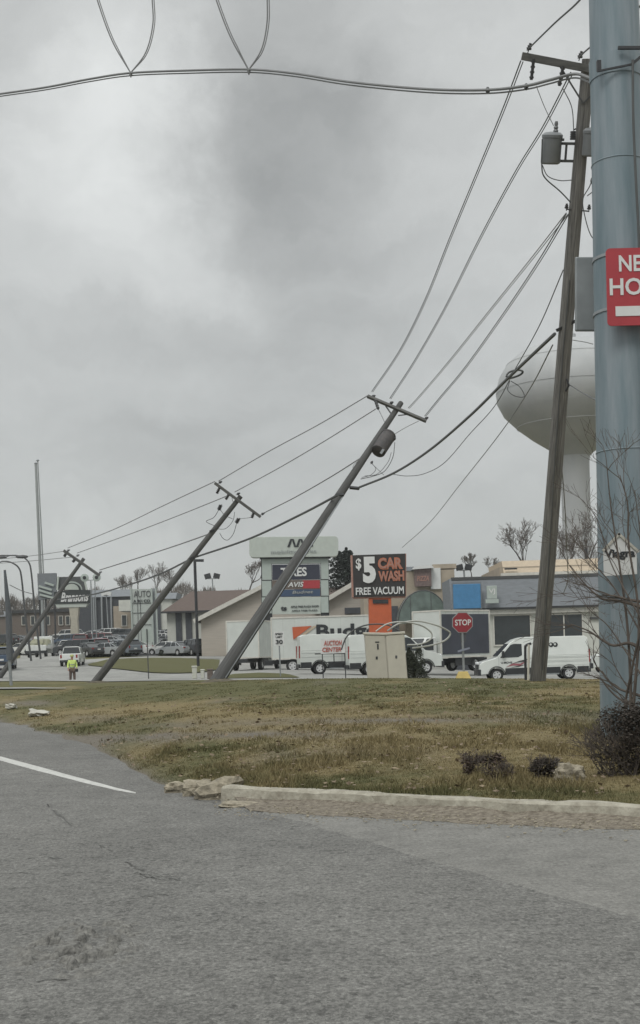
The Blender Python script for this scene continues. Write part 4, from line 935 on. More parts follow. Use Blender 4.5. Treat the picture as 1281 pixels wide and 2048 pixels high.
# tan shop with glazed arch canopy
GD = 112.0
bg_ = empty('tan_shop', W(860, 1335, GD), 0, 'tan shop with an arched glass canopy behind the white box truck', 'building')
bx(812, 1140, 912, 1340, GD, 12, bg_, 'wall', M['tan']); bx(730, 1168, 812, 1340, GD + 1, 10, bg_, 'side_wall', M['tan'])
sloped(bg_, 'roof_edge', M['mansard'], 812, 866, 1141, 1133, GD - .1, GD, 10); bx(866, 1128, 913, 1137, GD - .05, 10, bg_, 'parapet', M['tan'])
bx(862, 1136, 882, 1178, GD - .25, .24, bg_, 'pale_panel', M['signwhite'])
u = GD / F; mb = MB(); pts = []
cc = BW(848, 1248, GD - 2.5, bg_)
for i in range(15): an = R(180 - i * 12); pts.append((cc.x + 50 * u * math.cos(an), cc.z + (66 * u) * math.sin(an)))
k_ = len(mb.v)
for x, z in pts: mb.v.append((x, cc.y, z)); mb.v.append((x, cc.y + 2.4, z))
for i in range(14): mb.f.append((2 * i, 2 * i + 2, 2 * i + 3, 2 * i + 1))
mb.f.append(tuple(2 * i for i in range(15)))
cn = mb.build('glass_canopy', M['greenglass'], bg_)
mb = MB()
for y in (cc.y, cc.y + 2.4): mb.tube([(x, y, z) for x, z in pts], .05, 6)
for i in (5, 9): mb.bar((pts[i][0], cc.y - .02, pts[i][1]), (pts[i][0], cc.y - .02, cc.z), .04)
mb.bar((pts[0][0], cc.y, pts[0][1] - 3), (pts[0][0], cc.y, pts[0][1]), .14); mb.build('canopy_frame', M['bracket'], cn)
bx(785, 1212, 798, 1340, GD + .7, .28, bg_, 'door', M['darkwall'])
sg = empty('hanging_sign', W(846, 1155, GD - .6), 0, 'brown pictorial sign under a white awning on the tan shop', 'sign')
mb = MB(); mb.box((0, 0, 0), (34 * u, .3, 36 * u)); mb.build('panel', mat('sign_brown', (.11, .075, .07), .6, col2=(.2, .15, .14), scale=6), sg, bevel=.03)
mb = MB(); mb.prism([(-22 * u, 16 * u), (22 * u, 18 * u), (17 * u, 24 * u), (-16 * u, 22 * u)], .5); mb.build('awning', M['signwhite'], sg)
text('lettering', 'PIZZA', M['pink'], sg, 0, -.17, -2 * u, w=24 * u, h=10 * u, bold=.02, ext=.02, shear=.2)
# brown roofed gabled building
def gable_building(root, x0, x1, eave_y, peak_y, d, depth, name='gable', wall='gable'):
    a, b = BW(x0, eave_y, d, root), BW(x1, eave_y, d, root); ze = (a.z + b.z) / 2; pk = BW((x0 + x1) / 2, peak_y, d, root); cxm = (a.x + b.x) / 2
    fl = -.5
    mb = MB(); v = [(a.x, a.y, fl), (b.x, a.y, fl), (b.x, a.y, ze), (cxm, a.y, pk.z), (a.x, a.y, ze)]
    mb.v = v + [(x, y + depth, z) for x, y, z in v]; mb.f = [(0, 1, 2, 3, 4), (9, 8, 7, 6, 5), (0, 5, 6, 1), (1, 6, 7, 2), (2, 7, 8, 3), (3, 8, 9, 4), (4, 9, 5, 0)]
    mb.build(name, M[wall], root)
    r_ = MB(); e = .7; sl_ = (pk.z - ze) / (cxm - a.x)
    for sgn in (-1, 1):
        x_e = cxm + sgn * ((cxm - a.x) + e); z_e = ze - e * sl_ + .06; n_ = .22
        P = [(cxm, a.y - e, pk.z + .06), (x_e, a.y - e, z_e), (x_e, a.y + depth, z_e), (cxm, a.y + depth, pk.z + .06)]
        k_ = len(r_.v); r_.v += P + [(x, y, z + n_) for x, y, z in P]; r_.f += [tuple(k_ + i for i in f) for f in [(3, 2, 1, 0), (4, 5, 6, 7), (0, 1, 5, 4), (1, 2, 6, 5), (2, 3, 7, 6), (3, 0, 4, 7)]]
    r_.build('roof', M['brownroof'], root)
    t = MB()
    for sgn in (-1, 1):
        t.bar((cxm, a.y - e - .08, pk.z + .1), (cxm + sgn * ((cxm - a.x) + e), a.y - e - .08, ze - e * sl_ + .1), .14, .42)
    t.build('rake_trim', M['trimwhite'], root)
AD = 150.0
ba = empty('gabled_building', W(540, 1300, AD), 0, 'long cream building with a brown shingle roof and front gables behind the trucks', 'building')
def hip(root, x0, x1, eave_y, ridge_y, d, depth, inset):
    a, b = BW(x0, eave_y, d, root), BW(x1, eave_y, d, root); ze = (a.z + b.z) / 2; zr = BW((x0 + x1) / 2, ridge_y, d, root).z
    mb = MB(); mb.v = [(a.x, a.y, ze), (b.x, a.y, ze), (b.x, a.y + depth, ze), (a.x, a.y + depth, ze), (a.x + inset, a.y + depth / 2, zr), (b.x - inset, a.y + depth / 2, zr)]
    mb.f = [(0, 1, 5, 4), (1, 2, 5), (2, 3, 4, 5), (3, 0, 4), (3, 2, 1, 0)]; mb.build('roof', M['brownroof'], root)
hip(ba, 322, 800, 1217, 1169, AD, 20, 2.6)
bx(335, 1217, 790, 1300, AD + 1, 18, ba, 'wall', M['stucco']); bx(322, 1216, 800, 1219.5, AD - .1, .6, ba, 'eave_fascia', M['darkmetal'])
for x in (352, 372): bx(x, 1220, x + 12, 1290, AD + .8, .18, ba, 'dark_bay', M['darkwall'])
window(ba, 430, 1228, 452, 1250, AD + .9)
gb = gable_building(ba, 402, 690, 1234, 1166, 136, 14)
gable_building(ba, 640, 880, 1206, 1140, 126, 22)
bx(690, 1214, 800, 1226, 125.2, .7, ba, 'painted_porch_shade', M['darkwall'])  # dark slab standing in for the shade under the porch
# far dark building and brick building at the left
fb = empty('dark_building', W(180, 1290, 232), 0, 'dark long building with pale vertical columns behind the script sign', 'building')
bx(150, 1192, 262, 1290, 232, 20, fb, 'wall', M['darkwall']); sloped(fb, 'roof', M['mansard'], 148, 264, 1194, 1180, 231.5, 234, 14)
for x in (187, 203, 222): bx(x, 1194, x + 3, 1290, 231, .5, fb, 'column', M['galv'])
bx(228, 1212, 264, 1290, 229, 2.5, fb, 'front_wall', M['tan'])
window(fb, 244, 1230, 254, 1252, 228.8); 
f2 = empty('corner_building', W(300, 1290, 222), 0, 'white fronted building half hidden by the white sign tower', 'building')
bx(238, 1200, 262, 1222, 221.5, 6, f2, 'upper_wall', M['stucco']); bx(300, 1196, 345, 1290, 222, 10, f2, 'wall', M['stucco']); bx(312, 1205, 322, 1290, 221.6, .35, f2, 'dark_bay', M['darkwall'])
sloped(f2, 'roof', M['mansard'], 296, 352, 1198, 1186, 221.5, 224, 8)
f3 = empty('brick_building', W(80, 1290, 258), 0, 'low brown brick building at the end of the street', 'building')
bx(20, 1224, 152, 1300, 258, 14, f3, 'wall', M['brick']); bx(18, 1219, 154, 1225, 257.5, 15, f3, 'roof', M['darkmetal'])
for x in (44, 62, 92, 118, 132): window(f3, x, 1232, x + 8, 1250, 257.8)
f4 = empty('distant_shed', W(-20, 1290, 300), 0, 'distant pale roofed shed at the frame edge', 'building')
bx(-80, 1232, 24, 1300, 300, 12, f4, 'wall', M['brick']); sloped(f4, 'roof', M['mansard'], -84, 28, 1234, 1224, 299.5, 303, 9)

# ------------------------------------------------------------------ signs
# big pylon sign with rounded header
PD = 112.0; u = PD / F
ps = empty('pylon_sign', W(592, 1330, PD), 0, 'tall pale pylon sign with rounded header above several tenant panels', 'sign')
def P2(px, py, d=PD): return BW(px, py, d, ps)
def tilted_plate(mb, pxpts, d, thick, root):
    """flat panel with its corners where the photo shows them, at one distance"""
    pts = [BW(x, y, d, root) for x, y in pxpts]; n_ = len(pts); k_ = len(mb.v)
    mb.v += [tuple(p) for p in pts] + [tuple(p + Vector((0, thick, 0))) for p in pts]
    mb.f += [tuple(range(k_, k_ + n_)), tuple(range(k_ + 2 * n_ - 1, k_ + n_ - 1, -1))] + [(k_ + i, k_ + (i + 1) % n_, k_ + n_ + (i + 1) % n_, k_ + n_ + i) for i in range(n_)]
    return mb
def rrect(x0, y0, x1, y1, r):
    o = []
    for cx_, cy_, a0 in ((x1 - r, y0 + r, 270), (x1 - r, y1 - r, 0), (x0 + r, y1 - r, 90), (x0 + r, y0 + r, 180)):
        for i in range(5): a = R(a0 + i * 22.5); o.append((cx_ + r * math.cos(a), cy_ + r * math.sin(a)))
    return o
def tilt(pts, cx_=588, cy_=1093, a=-.012): return [(x, y + (x - cx_) * a) for x, y in pts]
mb = MB(); tilted_plate(mb, tilt(rrect(499, 1073, 677, 1114, 8)), PD - .5, 1.2, ps); mb.build('header_panel', M['signpale'], ps, bevel=.03)
mb = MB(); tilted_plate(mb, tilt([(520, 1114), (662, 1114), (662, 1117), (520, 1117)]), PD - .3, .8, ps); mb.build('header_trim', M['darkmetal'], ps)
mb = MB()
for x0, x1 in ((524, 543), (642, 657)):
    for (y0, y1) in ((1117, 1159), (1161, 1192), (1194, 1226)): tilted_plate(mb, tilt([(x0, y0), (x1, y0), (x1 + 1, y1), (x0 + 1, y1)]), PD, .7, ps)
tilted_plate(mb, tilt([(543, 1117), (642, 1117), (642, 1127), (543, 1127)]), PD, .7, ps); mb.build('frame', M['signgrey'], ps)
mb = MB()
for x0, x1 in ((522.5, 544), (641, 658)):
    tilted_plate(mb, tilt([(x0, 1117), (x1, 1117), (x1 + 2, 1340), (x0 + 2, 1340)]), PD + .08, .45, ps)
mb.build('post', M['darkmetal'], ps)
mb = MB(); tilted_plate(mb, tilt([(545, 1129), (640, 1129), (641, 1159), (545, 1159)]), PD - .02, .5, ps); mb.build('tenant_panel', M['navy'], ps)
mb = MB(); tilted_plate(mb, tilt([(545, 1160), (641, 1160), (641, 1178), (545, 1178)]), PD - .02, .5, ps); mb.build('tenant_panel', M['brick'], ps)
mb = MB(); tilted_plate(mb, tilt([(606, 1161), (640, 1161), (640, 1177), (606, 1177)]), PD - .04, .3, ps); mb.build('tenant_panel', M['red'], ps)
mb = MB(); tilted_plate(mb, tilt([(545, 1179), (641, 1179), (641, 1193), (545, 1193)]), PD - .02, .5, ps); mb.build('tenant_panel', M['blue'], ps)
mb = MB(); tilted_plate(mb, tilt([(545, 1194), (642, 1194), (642, 1228), (545, 1228)]), PD - .01, .5, ps); mb.build('tenant_panel', M['signpale'], ps)
def ptext(s, px, py, w, h, m, root=ps, d=PD, front=.07, **kw):
    p = BW(px, py, d, root); o = text('lettering', s, m, root, 0, 0, 0, w=w * d / F, h=h * d / F, **kw); o.location = (p.x, p.y - front, p.z); return o
o = ptext('TIRES', 588, 1144, 52, 18, M['signwhite'], bold=.03, ext=.03); o = ptext('AVIS', 592, 1169, 32, 10, M['signwhite'], bold=.02, ext=.03, shear=.2)
ptext('Budget', 606, 1185, 42, 8, M['lettergrey'], bold=.02, ext=.03, shear=.2); ptext('ts', 568, 1217, 12, 9, M['letterblack'], bold=.04, ext=.03)
ptext('APPLE TREE PLAZA SHOPS', 610, 1213, 56, 4, M['letterblack'], bold=.02, ext=.03); ptext('APPLE TREE PLAZA', 610, 1221, 52, 3, M['letterblack'], bold=.02, ext=.03)
ptext('mobilityworks', 588, 1105, 90, 9, M['lettergrey'], ext=.03, front=.58)
mb = MB()
for k_, (x, y) in enumerate(((575, 1094), (592, 1094), (609, 1093))):
    tilted_plate(mb, [(x, y), (x + 6, y - 16), (x + 10, y - 16), (x + 5, y)], PD - .56, .04, ps); tilted_plate(mb, [(x + 9, y - 16), (x + 13, y - 16), (x + 18, y), (x + 14, y)], PD - .56, .04, ps)
mb.build('logo', M['letterblack'], ps)
# car wash sign
KD = 76.0; u = KD / F
ks = empty('car_wash_sign', W(760, 1345, KD), 0, 'black 5 dollar car wash sign on an orange pylon', 'sign')
mb = MB(); tilted_plate(mb, [(705.5, 1110.5), (811, 1107), (811.5, 1192), (708, 1194.5)], KD, .5, ks); mb.build('sign_face', M['signblack'], ks)
mb = MB(); tilted_plate(mb, [(702, 1110), (705.4, 1110.5), (707.9, 1194.5), (704.5, 1194)], KD + .05, .9, ks); tilted_plate(mb, [(707, 1194.6), (812, 1192.1), (812, 1195), (707, 1197)], KD + .1, .6, ks); tilted_plate(mb, [(811.2, 1107), (813, 1107), (813, 1192), (811.7, 1192)], KD + .05, .4, ks); mb.build('edge_trim', M['pink'], ks)
mb = MB(); tilted_plate(mb, [(738, 1196), (783, 1196), (787, 1345), (741, 1345)], KD + .15, 1.0, ks); mb.build('pylon', M['orange'], ks, bevel=.03)
mb = MB(); tilted_plate(mb, [(746, 1199), (777, 1199), (777, 1207), (746, 1207)], KD + .08, .1, ks); mb.build('slot', M['darkmetal'], ks)
ptext('$', 717.5, 1129, 11, 24, M['signwhite'], ks, KD, bold=.03, ext=.03); ptext('5', 739, 1140, 26, 53, M['signwhite'], ks, KD, bold=.06, ext=.03)
ptext('CAR', 781, 1127, 50, 24, M['orangelet'], ks, KD, bold=.07, ext=.02); ptext('WASH', 783, 1152, 52, 21, M['orangelet'], ks, KD, bold=.05, ext=.02)
ptext('CAR', 781, 1127, 45, 19, M['pink'], ks, KD, bold=.0, ext=.02, front=.10); ptext('WASH', 783, 1152, 48, 16, M['pink'], ks, KD, bold=.0, ext=.02, front=.10)
ptext('FREE VACUUM', 760, 1181.5, 96, 15, M['signwhite'], ks, KD, bold=.02, ext=.03)
# script sign far left
ND = 170.0; u = ND / F
ns = empty('script_sign', W(148, 1290, ND), 0, 'dark sign with white script lettering and an arched emblem on a cream pedestal', 'sign')
mb = MB(); tilted_plate(mb, [(108, 1184), (142, 1180), (182, 1180), (180, 1206), (108, 1208)], ND, 1, ns); mb.build('sign_face', mat('sign_green_black', (.03, .037, .037), .5), ns)
mb = MB(); tilted_plate(mb, [(110, 1207), (176, 1206), (172, 1214), (114, 1215)], ND + .1, 1.2, ns); mb.build('cap', M['signpale'], ns)
mb = MB(); tilted_plate(mb, [(138, 1214), (158, 1214), (155, 1240), (158, 1290), (141, 1290), (142, 1240)], ND + .2, 1, ns); mb.build('pedestal', mat('cream_stone', (.42, .40, .33), .8), ns)
mb = MB(); tilted_plate(mb, [(117, 1154), (168, 1153), (174, 1180), (116, 1180)], ND + .2, .6, ns); mb.build('emblem_panel', M['bracket'], ns)
mb = MB(); pts = [(144 + 21 * math.cos(R(180 - i * 18)), 1179.5 - 17 * math.sin(R(i * 18))) for i in range(11)]; tilted_plate(mb, pts, ND + .1, .1, ns); mb.build('emblem_arch', M['signgrey'], ns)
mb = MB(); pts = [(144 + 18.5 * math.cos(R(180 - i * 18)), 1179.5 - 14 * math.sin(R(i * 18))) for i in range(11)]; tilted_plate(mb, pts, ND + .04, .1, ns); mb.build('emblem_arch', M['darkmetal'], ns)
mb = MB(); pts = [(144 + 14 * math.cos(R(180 - i * 18)), 1179.5 - 12 * math.sin(R(i * 18))) for i in range(11)]; tilted_plate(mb, pts, ND - .04, .1, ns); mb.build('emblem', M['signpale'], ns)
for a_, b_ in (((117, 1153), (115, 1180)), ((168, 1152), (174, 1180))): mb = MB(); mb.bar(BW(*a_, ND, ns), BW(*b_, ND, ns), .22); mb.build('side_trim', M['signpale'], ns)
ptext('Bransons', 150, 1194, 56, 19, M['signwhite'], ns, ND, bold=.03, ext=.03, shear=.35)
# striped grey board
bd = empty('striped_board', W(95, 1295, 185), 0, 'grey board with slanted pale stripes on thin legs', 'sign')
mb = MB(); tilted_plate(mb, [(75, 1147), (112, 1146), (113, 1196), (77, 1200)], 185, .8, bd); mb.build('board', M['mansard'], bd)
mb = MB()
for k_, (x0, y0, x1, y1) in enumerate(((78, 1172, 104, 1180), (78, 1180, 104, 1188), (80, 1189, 108, 1196), (90, 1165, 108, 1171))): mb.bar(BW(x0, y0, 184.8, bd), BW(x1, y1, 184.8, bd), .14, .3)
mb.build('stripe', M['signgrey'], bd)
mb = MB()
for x in (80, 92, 110): mb.bar(BW(x, 1197, 185.3, bd), BW(x + 2, 1295, 185.3, bd), .22)
mb.build('leg', M['darkmetal'], bd)
# white sign tower
VD = 150.0; u = VD / F
vs_ = empty('sign_tower', W(290, 1316, VD), 0, 'tall white sign tower with dark lettering at its top, above the parked cars', 'sign')
mb = MB(); tilted_plate(mb, [(264, 1178), (303, 1178), (305, 1300), (268, 1300)], VD, .6, vs_); mb.build('panel', mat('tower_pale', (.42, .46, .43), .6, var=.06), vs_)
mb = MB()
for x0, x1 in ((262, 264.2), (303.5, 306), (312, 315)): mb.bar(BW(x0, 1176, VD - .1, vs_), BW(x0 + 5, 1318, VD - .1, vs_), .16)
mb.build('post', M['signgrey'], vs_)
mb = MB(); tilted_plate(mb, [(305, 1177), (312, 1177), (316, 1316), (309, 1316)], VD + .3, .4, vs_); mb.build('side_panel', mat('tower_grey', (.27, .29, .30), .6), vs_)
mb = MB()
for y in (1207, 1226, 1250): mb.bar(BW(265, y, VD - .05, vs_), BW(303, y - 1, VD - .05, vs_), .05, .05)
mb.bar(BW(275, 1180, VD - .05, vs_), BW(278, 1298, VD - .05, vs_), .05); mb.bar(BW(281, 1198, VD - .05, vs_), BW(284, 1298, VD - .05, vs_), .05); mb.build('panel_joint', M['bracket'], vs_)
ptext('AUTO', 285, 1188, 34, 13, M['bracket'], vs_, VD, bold=.0, ext=.03); ptext('A R I CO', 284, 1202, 34, 6, M['letterblack'], vs_, VD, bold=.03, ext=.03)
# ------------------------------------------------------------------ street furniture
def rod(name, pts, r, m, parent=None, n=8): mb = MB(); mb.tube(pts, r, n); return mb.build(name, M[m], parent, smooth=True)
# stop sign
SD_ = 49.0; u = SD_ / F
ss = empty('stop_sign', W(927, 1360, SD_), 0, 'red octagonal stop sign on a post with a yellow base', 'sign')
mb = MB(); pts = [(925.5 + 20.5 / math.cos(R(22.5)) * math.cos(R(22.5 + 45 * i)), 1245 + 20.5 / math.cos(R(22.5)) * math.sin(R(22.5 + 45 * i))) for i in range(8)]
tilted_plate(mb, pts, SD_ - .05, .02, ss); mb.build('sign_edge', M['lettergrey'], ss)
mb = MB(); pts = [(925.5 + 19 / math.cos(R(22.5)) * math.cos(R(22.5 + 45 * i)), 1245 + 19 / math.cos(R(22.5)) * math.sin(R(22.5 + 45 * i))) for i in range(8)]
tilted_plate(mb, pts, SD_ - .062, .01, ss); mb.build('sign_face', M['stopred'], ss)
ptext('STOP', 926, 1245, 32, 12, M['signwhite'], ss, SD_, bold=.02, ext=.006, front=.07)
rod('post', [BW(925, 1262, SD_, ss), BW(929, 1364, SD_, ss)], .045, 'galv', ss)
mb = MB(); mb.bar(BW(919, 1268, SD_, ss), BW(933, 1268, SD_, ss), .04, .1); mb.bar(BW(921, 1262, SD_, ss), BW(923, 1285, SD_, ss), .03); mb.bar(BW(932, 1262, SD_, ss), BW(930, 1285, SD_, ss), .03); mb.build('bracket', M['bracket'], ss)
mb = MB(); mb.bar(BW(916, 1303, SD_ - .1, ss), BW(940, 1296, SD_ - .1, ss), .03, .07); mb.build('street_blade', mat('blade_blue', (.22, .24, .30), .5), ss)
mb = MB(); c_ = BW(927, 1362, SD_, ss); 
for sx, dx in ((-1, -.15), (1, .15)):
    a_ = [(c_.x + dx - .19 + (-.0), 0), (c_.x + dx + .19, 0), (c_.x + dx * .55 + .085, .36), (c_.x + dx * .55 - .085, .36)]
    k_ = len(mb.v); mb.v += [(x, -.2 + .25 * 0, z + c_.z - .02) for x, z in a_[:2]] + [(x, -.06, z + c_.z) for x, z in a_[2:]] + [(x, .2, z + c_.z - .02) for x, z in a_[:2]] + [(x, .06, z + c_.z) for x, z in a_[2:]]
    mb.f += [tuple(k_ + i for i in f) for f in [(0, 1, 2, 3), (7, 6, 5, 4), (0, 4, 5, 1), (1, 5, 6, 2), (2, 6, 7, 3), (3, 7, 4, 0)]]
mb.build('base', M['yellow'], ss, bevel=.01)
# speed limit sign
D_ = 68.0
sl_ = empty('speed_limit_sign', W(561, 1358, D_), 0, 'small white speed limit sign on a thin post before the box trucks', 'sign')
mb = MB(); tilted_plate(mb, [(548, 1264), (568, 1263), (569, 1291), (549, 1292)], D_ - .04, .02, sl_); mb.build('sign_face', M['signwhite'], sl_)
ptext('SPEED', 558.5, 1268, 15, 4, M['letterblack'], sl_, D_, ext=.005, bold=.02, front=.06); ptext('LIMIT', 558.5, 1274, 13, 4, M['letterblack'], sl_, D_, ext=.005, bold=.02, front=.06); ptext('30', 559, 1284, 14, 9, M['letterblack'], sl_, D_, ext=.005, bold=.03, front=.06)
rod('post', [BW(558, 1264, D_, sl_), BW(562, 1362, D_, sl_)], .035, 'galv', sl_)
D_ = 72.0
sb2 = empty('blank_sign', W(298, 1362, D_), 0, 'blank pale sign back on a thin post before the white sign tower', 'sign')
mb = MB(); tilted_plate(mb, [(283, 1258), (305, 1257), (307, 1284), (285, 1285)], D_ + .04, .02, sb2); mb.build('sign_face', M['signgrey'], sb2)
rod('post', [BW(294, 1258, D_, sb2), BW(298, 1364, D_, sb2)], .03, 'bracket', sb2)
# curved street lamps
def street_lamp(px, ytop, ybase, d, reach, label, lean=.03):
    b = W(px, ybase, d); o = empty('street_lamp', b, 0, label, 'street lamp', 'curved arm street lamps'); s = d / F
    top = (ybase - ytop) * s; P = [(0, 0, 0), (-.35, 0, top * .45), (-.55, 0, top * .82), (-.75, 0, top * .93), (-1.3, 0, top * .985), (-1.3 - reach * .6, 0, top), (-1.3 - reach, 0, top * .985)]
    mb = MB(); mb.tube(catmull(P, 8), [.085 - .045 * i / 48 for i in range(49)], 8); mb.build('pole', M['bracket'], o, smooth=True)
    mb = MB(); mb.lathe([(.04, -.5), (.11, -.35), (.14, 0), (.10, .3), (.05, .4)], c=(-1.3 - reach - .3, 0, top * .985 - .02), n=10, axis='x'); mb.build('lamp_head', M['bracket'], o, smooth=True); return o
street_lamp(63, 1121, 1322, 100, 1.0, 'curved street lamp nearer the frame edge, its head over the dark SUV')
street_lamp(82, 1109, 1318, 105, 1.3, 'curved street lamp in front of the striped board')
street_lamp(-30, 1112, 1330, 95, -4.6, 'street lamp mostly outside the frame, only its arm showing')
# tapered grey post
o = empty('grey_post', W(24, 1384, 58), 0, 'tapered grey post standing at the lawn edge', 'post')
mb = MB(); mb.tube([BW(10, 1140, 58, o), BW(18, 1230, 58, o), BW(20, 1320, 58, o)], [.05, .14, .14], 10); mb.build('sleeve', mat('post_grey', (.09, .10, .11), .6, var=.2), o, smooth=True)
rod('post', [BW(18, 1300, 58, o), BW(24, 1386, 58, o)], .07, 'galv', o)
# flag poles
for px, lab in (((72, 928, 88, 1300), 'thicker of two tall pale masts'), ((76, 922, 95, 1296), 'thinner of two tall pale masts, just behind the other')):
    x0, y0, x1, y1 = px; o = empty('mast', W(x1, y1, 215), 0, lab, 'mast', 'pair of tall masts'); r_ = .20 if 'thicker' in lab else .09
    mb = MB(); mb.tube([BW(x1, y1, 215, o), BW(x0, y0, 215, o)], [r_ * 1.5, r_], 10); mb.build('pole', M['lettergrey'], o, smooth=True)
    mb = MB(); mb.lathe([(.05, -.2), (.3, 0), (.05, .25)], c=BW(x0, y0 - 1, 215, o), n=10); mb.build('finial', M['galv'], o, smooth=True)
# lot lights
def flood(px, py, ybase, d, label, heads=2, m='darkmetal', sz=.45, post='galv', round_=False, spread=11, twin=False):
    b = W(px, ybase, d); o = empty('floodlight', b, 0, label, 'floodlight', 'twin floodlights over the lots'); s = d / F
    h = (ybase - py) * s
    if twin: rod('post', [(-.25, 0, 0), (-.25, 0, h)], .07, post, o); rod('post', [(.25, 0, 0), (.25, 0, h)], .07, post, o)
    else: rod('post', [(0, 0, 0), (-h * .03, 0, h)], .08, post, o)
    rod('crossbar', [(-spread * s - h * .03, 0, h), (spread * s - h * .03, 0, h)], .05, post, o)
    for sx in (-1, 1):
        mb = MB(); c = (sx * spread * s - h * .03, 0, h + sz * .6)
        if round_: mb.lathe([(sz * .3, -sz * .5), (sz, -sz * .35), (sz, 0), (sz * .6, .2), (.05, .3)], c=c, n=14, axis='y')
        else: mb.box(c, (sz * 1.5, sz, sz * 1.2), Matrix.Rotation(sx * .25, 3, 'Y'))
        hd = mb.build('lamp_head', M[m], o, smooth=round_)
        if round_: mb = MB(); mb.lathe([(sz * .45, -sz * .56), (sz * .45, -sz * .50)], c=c, n=12, axis='y'); mb.build('lens', M['blackplastic'], hd)
    return o
flood(190, 1160, 1290, 160, 'pair of round floodlights on twin pale posts beside the script sign', m='signgrey', sz=.5, round_=True, spread=12, twin=True)
flood(433, 1157, 1290, 190, 'floodlight pair rising above the brown roof', sz=.6, spread=9)
flood(938, 1140, 1300, 118, 'floodlight pair above the grey and tan shops', sz=.42, spread=9)
flood(219, 1191, 1290, 200, 'pale light post with a bright flat head near the sign tower', sz=.5, spread=5, m='signwhite')
# slim dark lamp on the verge
d = 98.0; o = empty('lot_lamp', W(397, 1330, d), 0, 'slim dark lamp post with a short arm behind the thin leaning pole', 'street lamp')
rod('pole', [BW(397, 1332, d, o), BW(390, 1121, d, o)], .11, 'darkmetal', o); mb = MB(); mb.bar(BW(389, 1121, d, o), BW(408, 1121, d, o), .12, .2); mb.build('lamp_head', M['darkmetal'], o)
# utility cabinet
d = 46.0; cb = empty('utility_cabinet', W(772, 1364, d), 0, 'tall cream two-door utility cabinet on the lawn crest', 'utility cabinet')
def cab_box(name, pts, dep, thick, m, bev=.012): mb = MB(); tilted_plate(mb, pts, d + dep, thick, cb); return mb.build(name, m, cb, bevel=bev)
cab_box('housing', [(729.5, 1268), (809, 1265), (816, 1361), (737, 1363)], 0.02, .7, M['cream']); cab_box('lid', [(727, 1264.5), (771, 1265.5), (810, 1262.5), (811, 1267), (771, 1270), (728, 1269)], -.05, .85, M['cream'])
cab_box('door', [(731, 1271), (770, 1272), (777, 1360), (738, 1360)], -.02, .03, mat('cabinet_door_painted_shade', (.44, .42, .355), .55, var=.06), .006)  # shaded copy of the door cream, the shade put into its colour
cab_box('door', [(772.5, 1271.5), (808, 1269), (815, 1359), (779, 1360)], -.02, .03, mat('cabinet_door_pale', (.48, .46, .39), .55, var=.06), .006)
mb = MB(); tilted_plate(mb, [(751, 1283), (759, 1283), (759, 1285.5), (751, 1285.5)], d - .03, .008, cb); tilted_plate(mb, [(754.5, 1288), (757.5, 1288), (758, 1299), (755, 1299)], d - .03, .008, cb)
tilted_plate(mb, [(752, 1313), (756, 1313), (756, 1319), (752, 1319)], d - .03, .008, cb); mb.build('marking', M['letterblack'], cb)
mb = MB(); tilted_plate(mb, [(791, 1311), (795, 1311), (795, 1317), (791, 1317)], d - .03, .01, cb); mb.build('lock', M['bracket'], cb)
# pale hoops
def hoop(label, pts, r=.035, m='galv'):
    mb = MB(); mb.tube(catmull(pxs(pts), 8), r, 7); o = mb.build('pipe_hoop', M[m], smooth=True); return tag(o, label, 'hoop', 'bent hoops behind the cabinet')
M['hoop'] = mat('hoop_pale', (.40, .41, .38), .5, var=.1)
hoop('dark bent hoop reaching furthest towards the box truck lettering', [(683, 1300, 49), (693, 1275, 49), (712, 1258, 49), (740, 1249, 49), (775, 1250, 49), (800, 1262, 49)], .028, 'bracket')
hoop('pale bent hoop arching over the cabinet top', [(752, 1263, 48), (775, 1248, 48), (805, 1244, 48), (840, 1250, 48.4), (862, 1264, 48.6), (862, 1278, 48.6), (842, 1288, 48.6), (815, 1290, 48.5)], .03, 'hoop')
hoop('largest pale hoop, ending in front of the dark truck side', [(775, 1262, 48.2), (800, 1247, 48.2), (835, 1242, 48.4), (872, 1250, 48.5), (894, 1260, 48.7), (901, 1268, 48.8), (890, 1281, 48.8), (860, 1291, 48.7), (825, 1296, 48.6)], .034, 'hoop')
# dark cone bush
evergreen(829, 1366, 50, 1.45, 1.3, 'dark clipped bush beside the cream utility cabinet', 4, 'bush', 14000, .028, 'clipped_bush', 'bush', .06, 1.5)
# low hedge in front of the lot
for i, (a_, b_) in enumerate(((196, 262), (320, 380), (380, 440))):
    c = G((a_ + b_) / 2, 139.5); w_ = (b_ - a_) * 139 / F; o = empty('low_hedge', c, 0, ['low dark hedge below the cars near the script sign', 'low dark hedge just beside the white sign tower', 'low dark hedge behind the slim dark lamp post'][i], 'hedge', 'low hedges along the lot')
    mb = MB(); rs = random.Random(i); leaf_cloud(mb, 1500, lambda r: (r.uniform(-w_ / 2, w_ / 2), r.uniform(-.5, .5), r.uniform(0, 1) ** .8 * (.45 + .15 * math.sin(r.uniform(0, 6)))), .16, rs); mb.build('foliage', M['bush'], o, recalc=False)
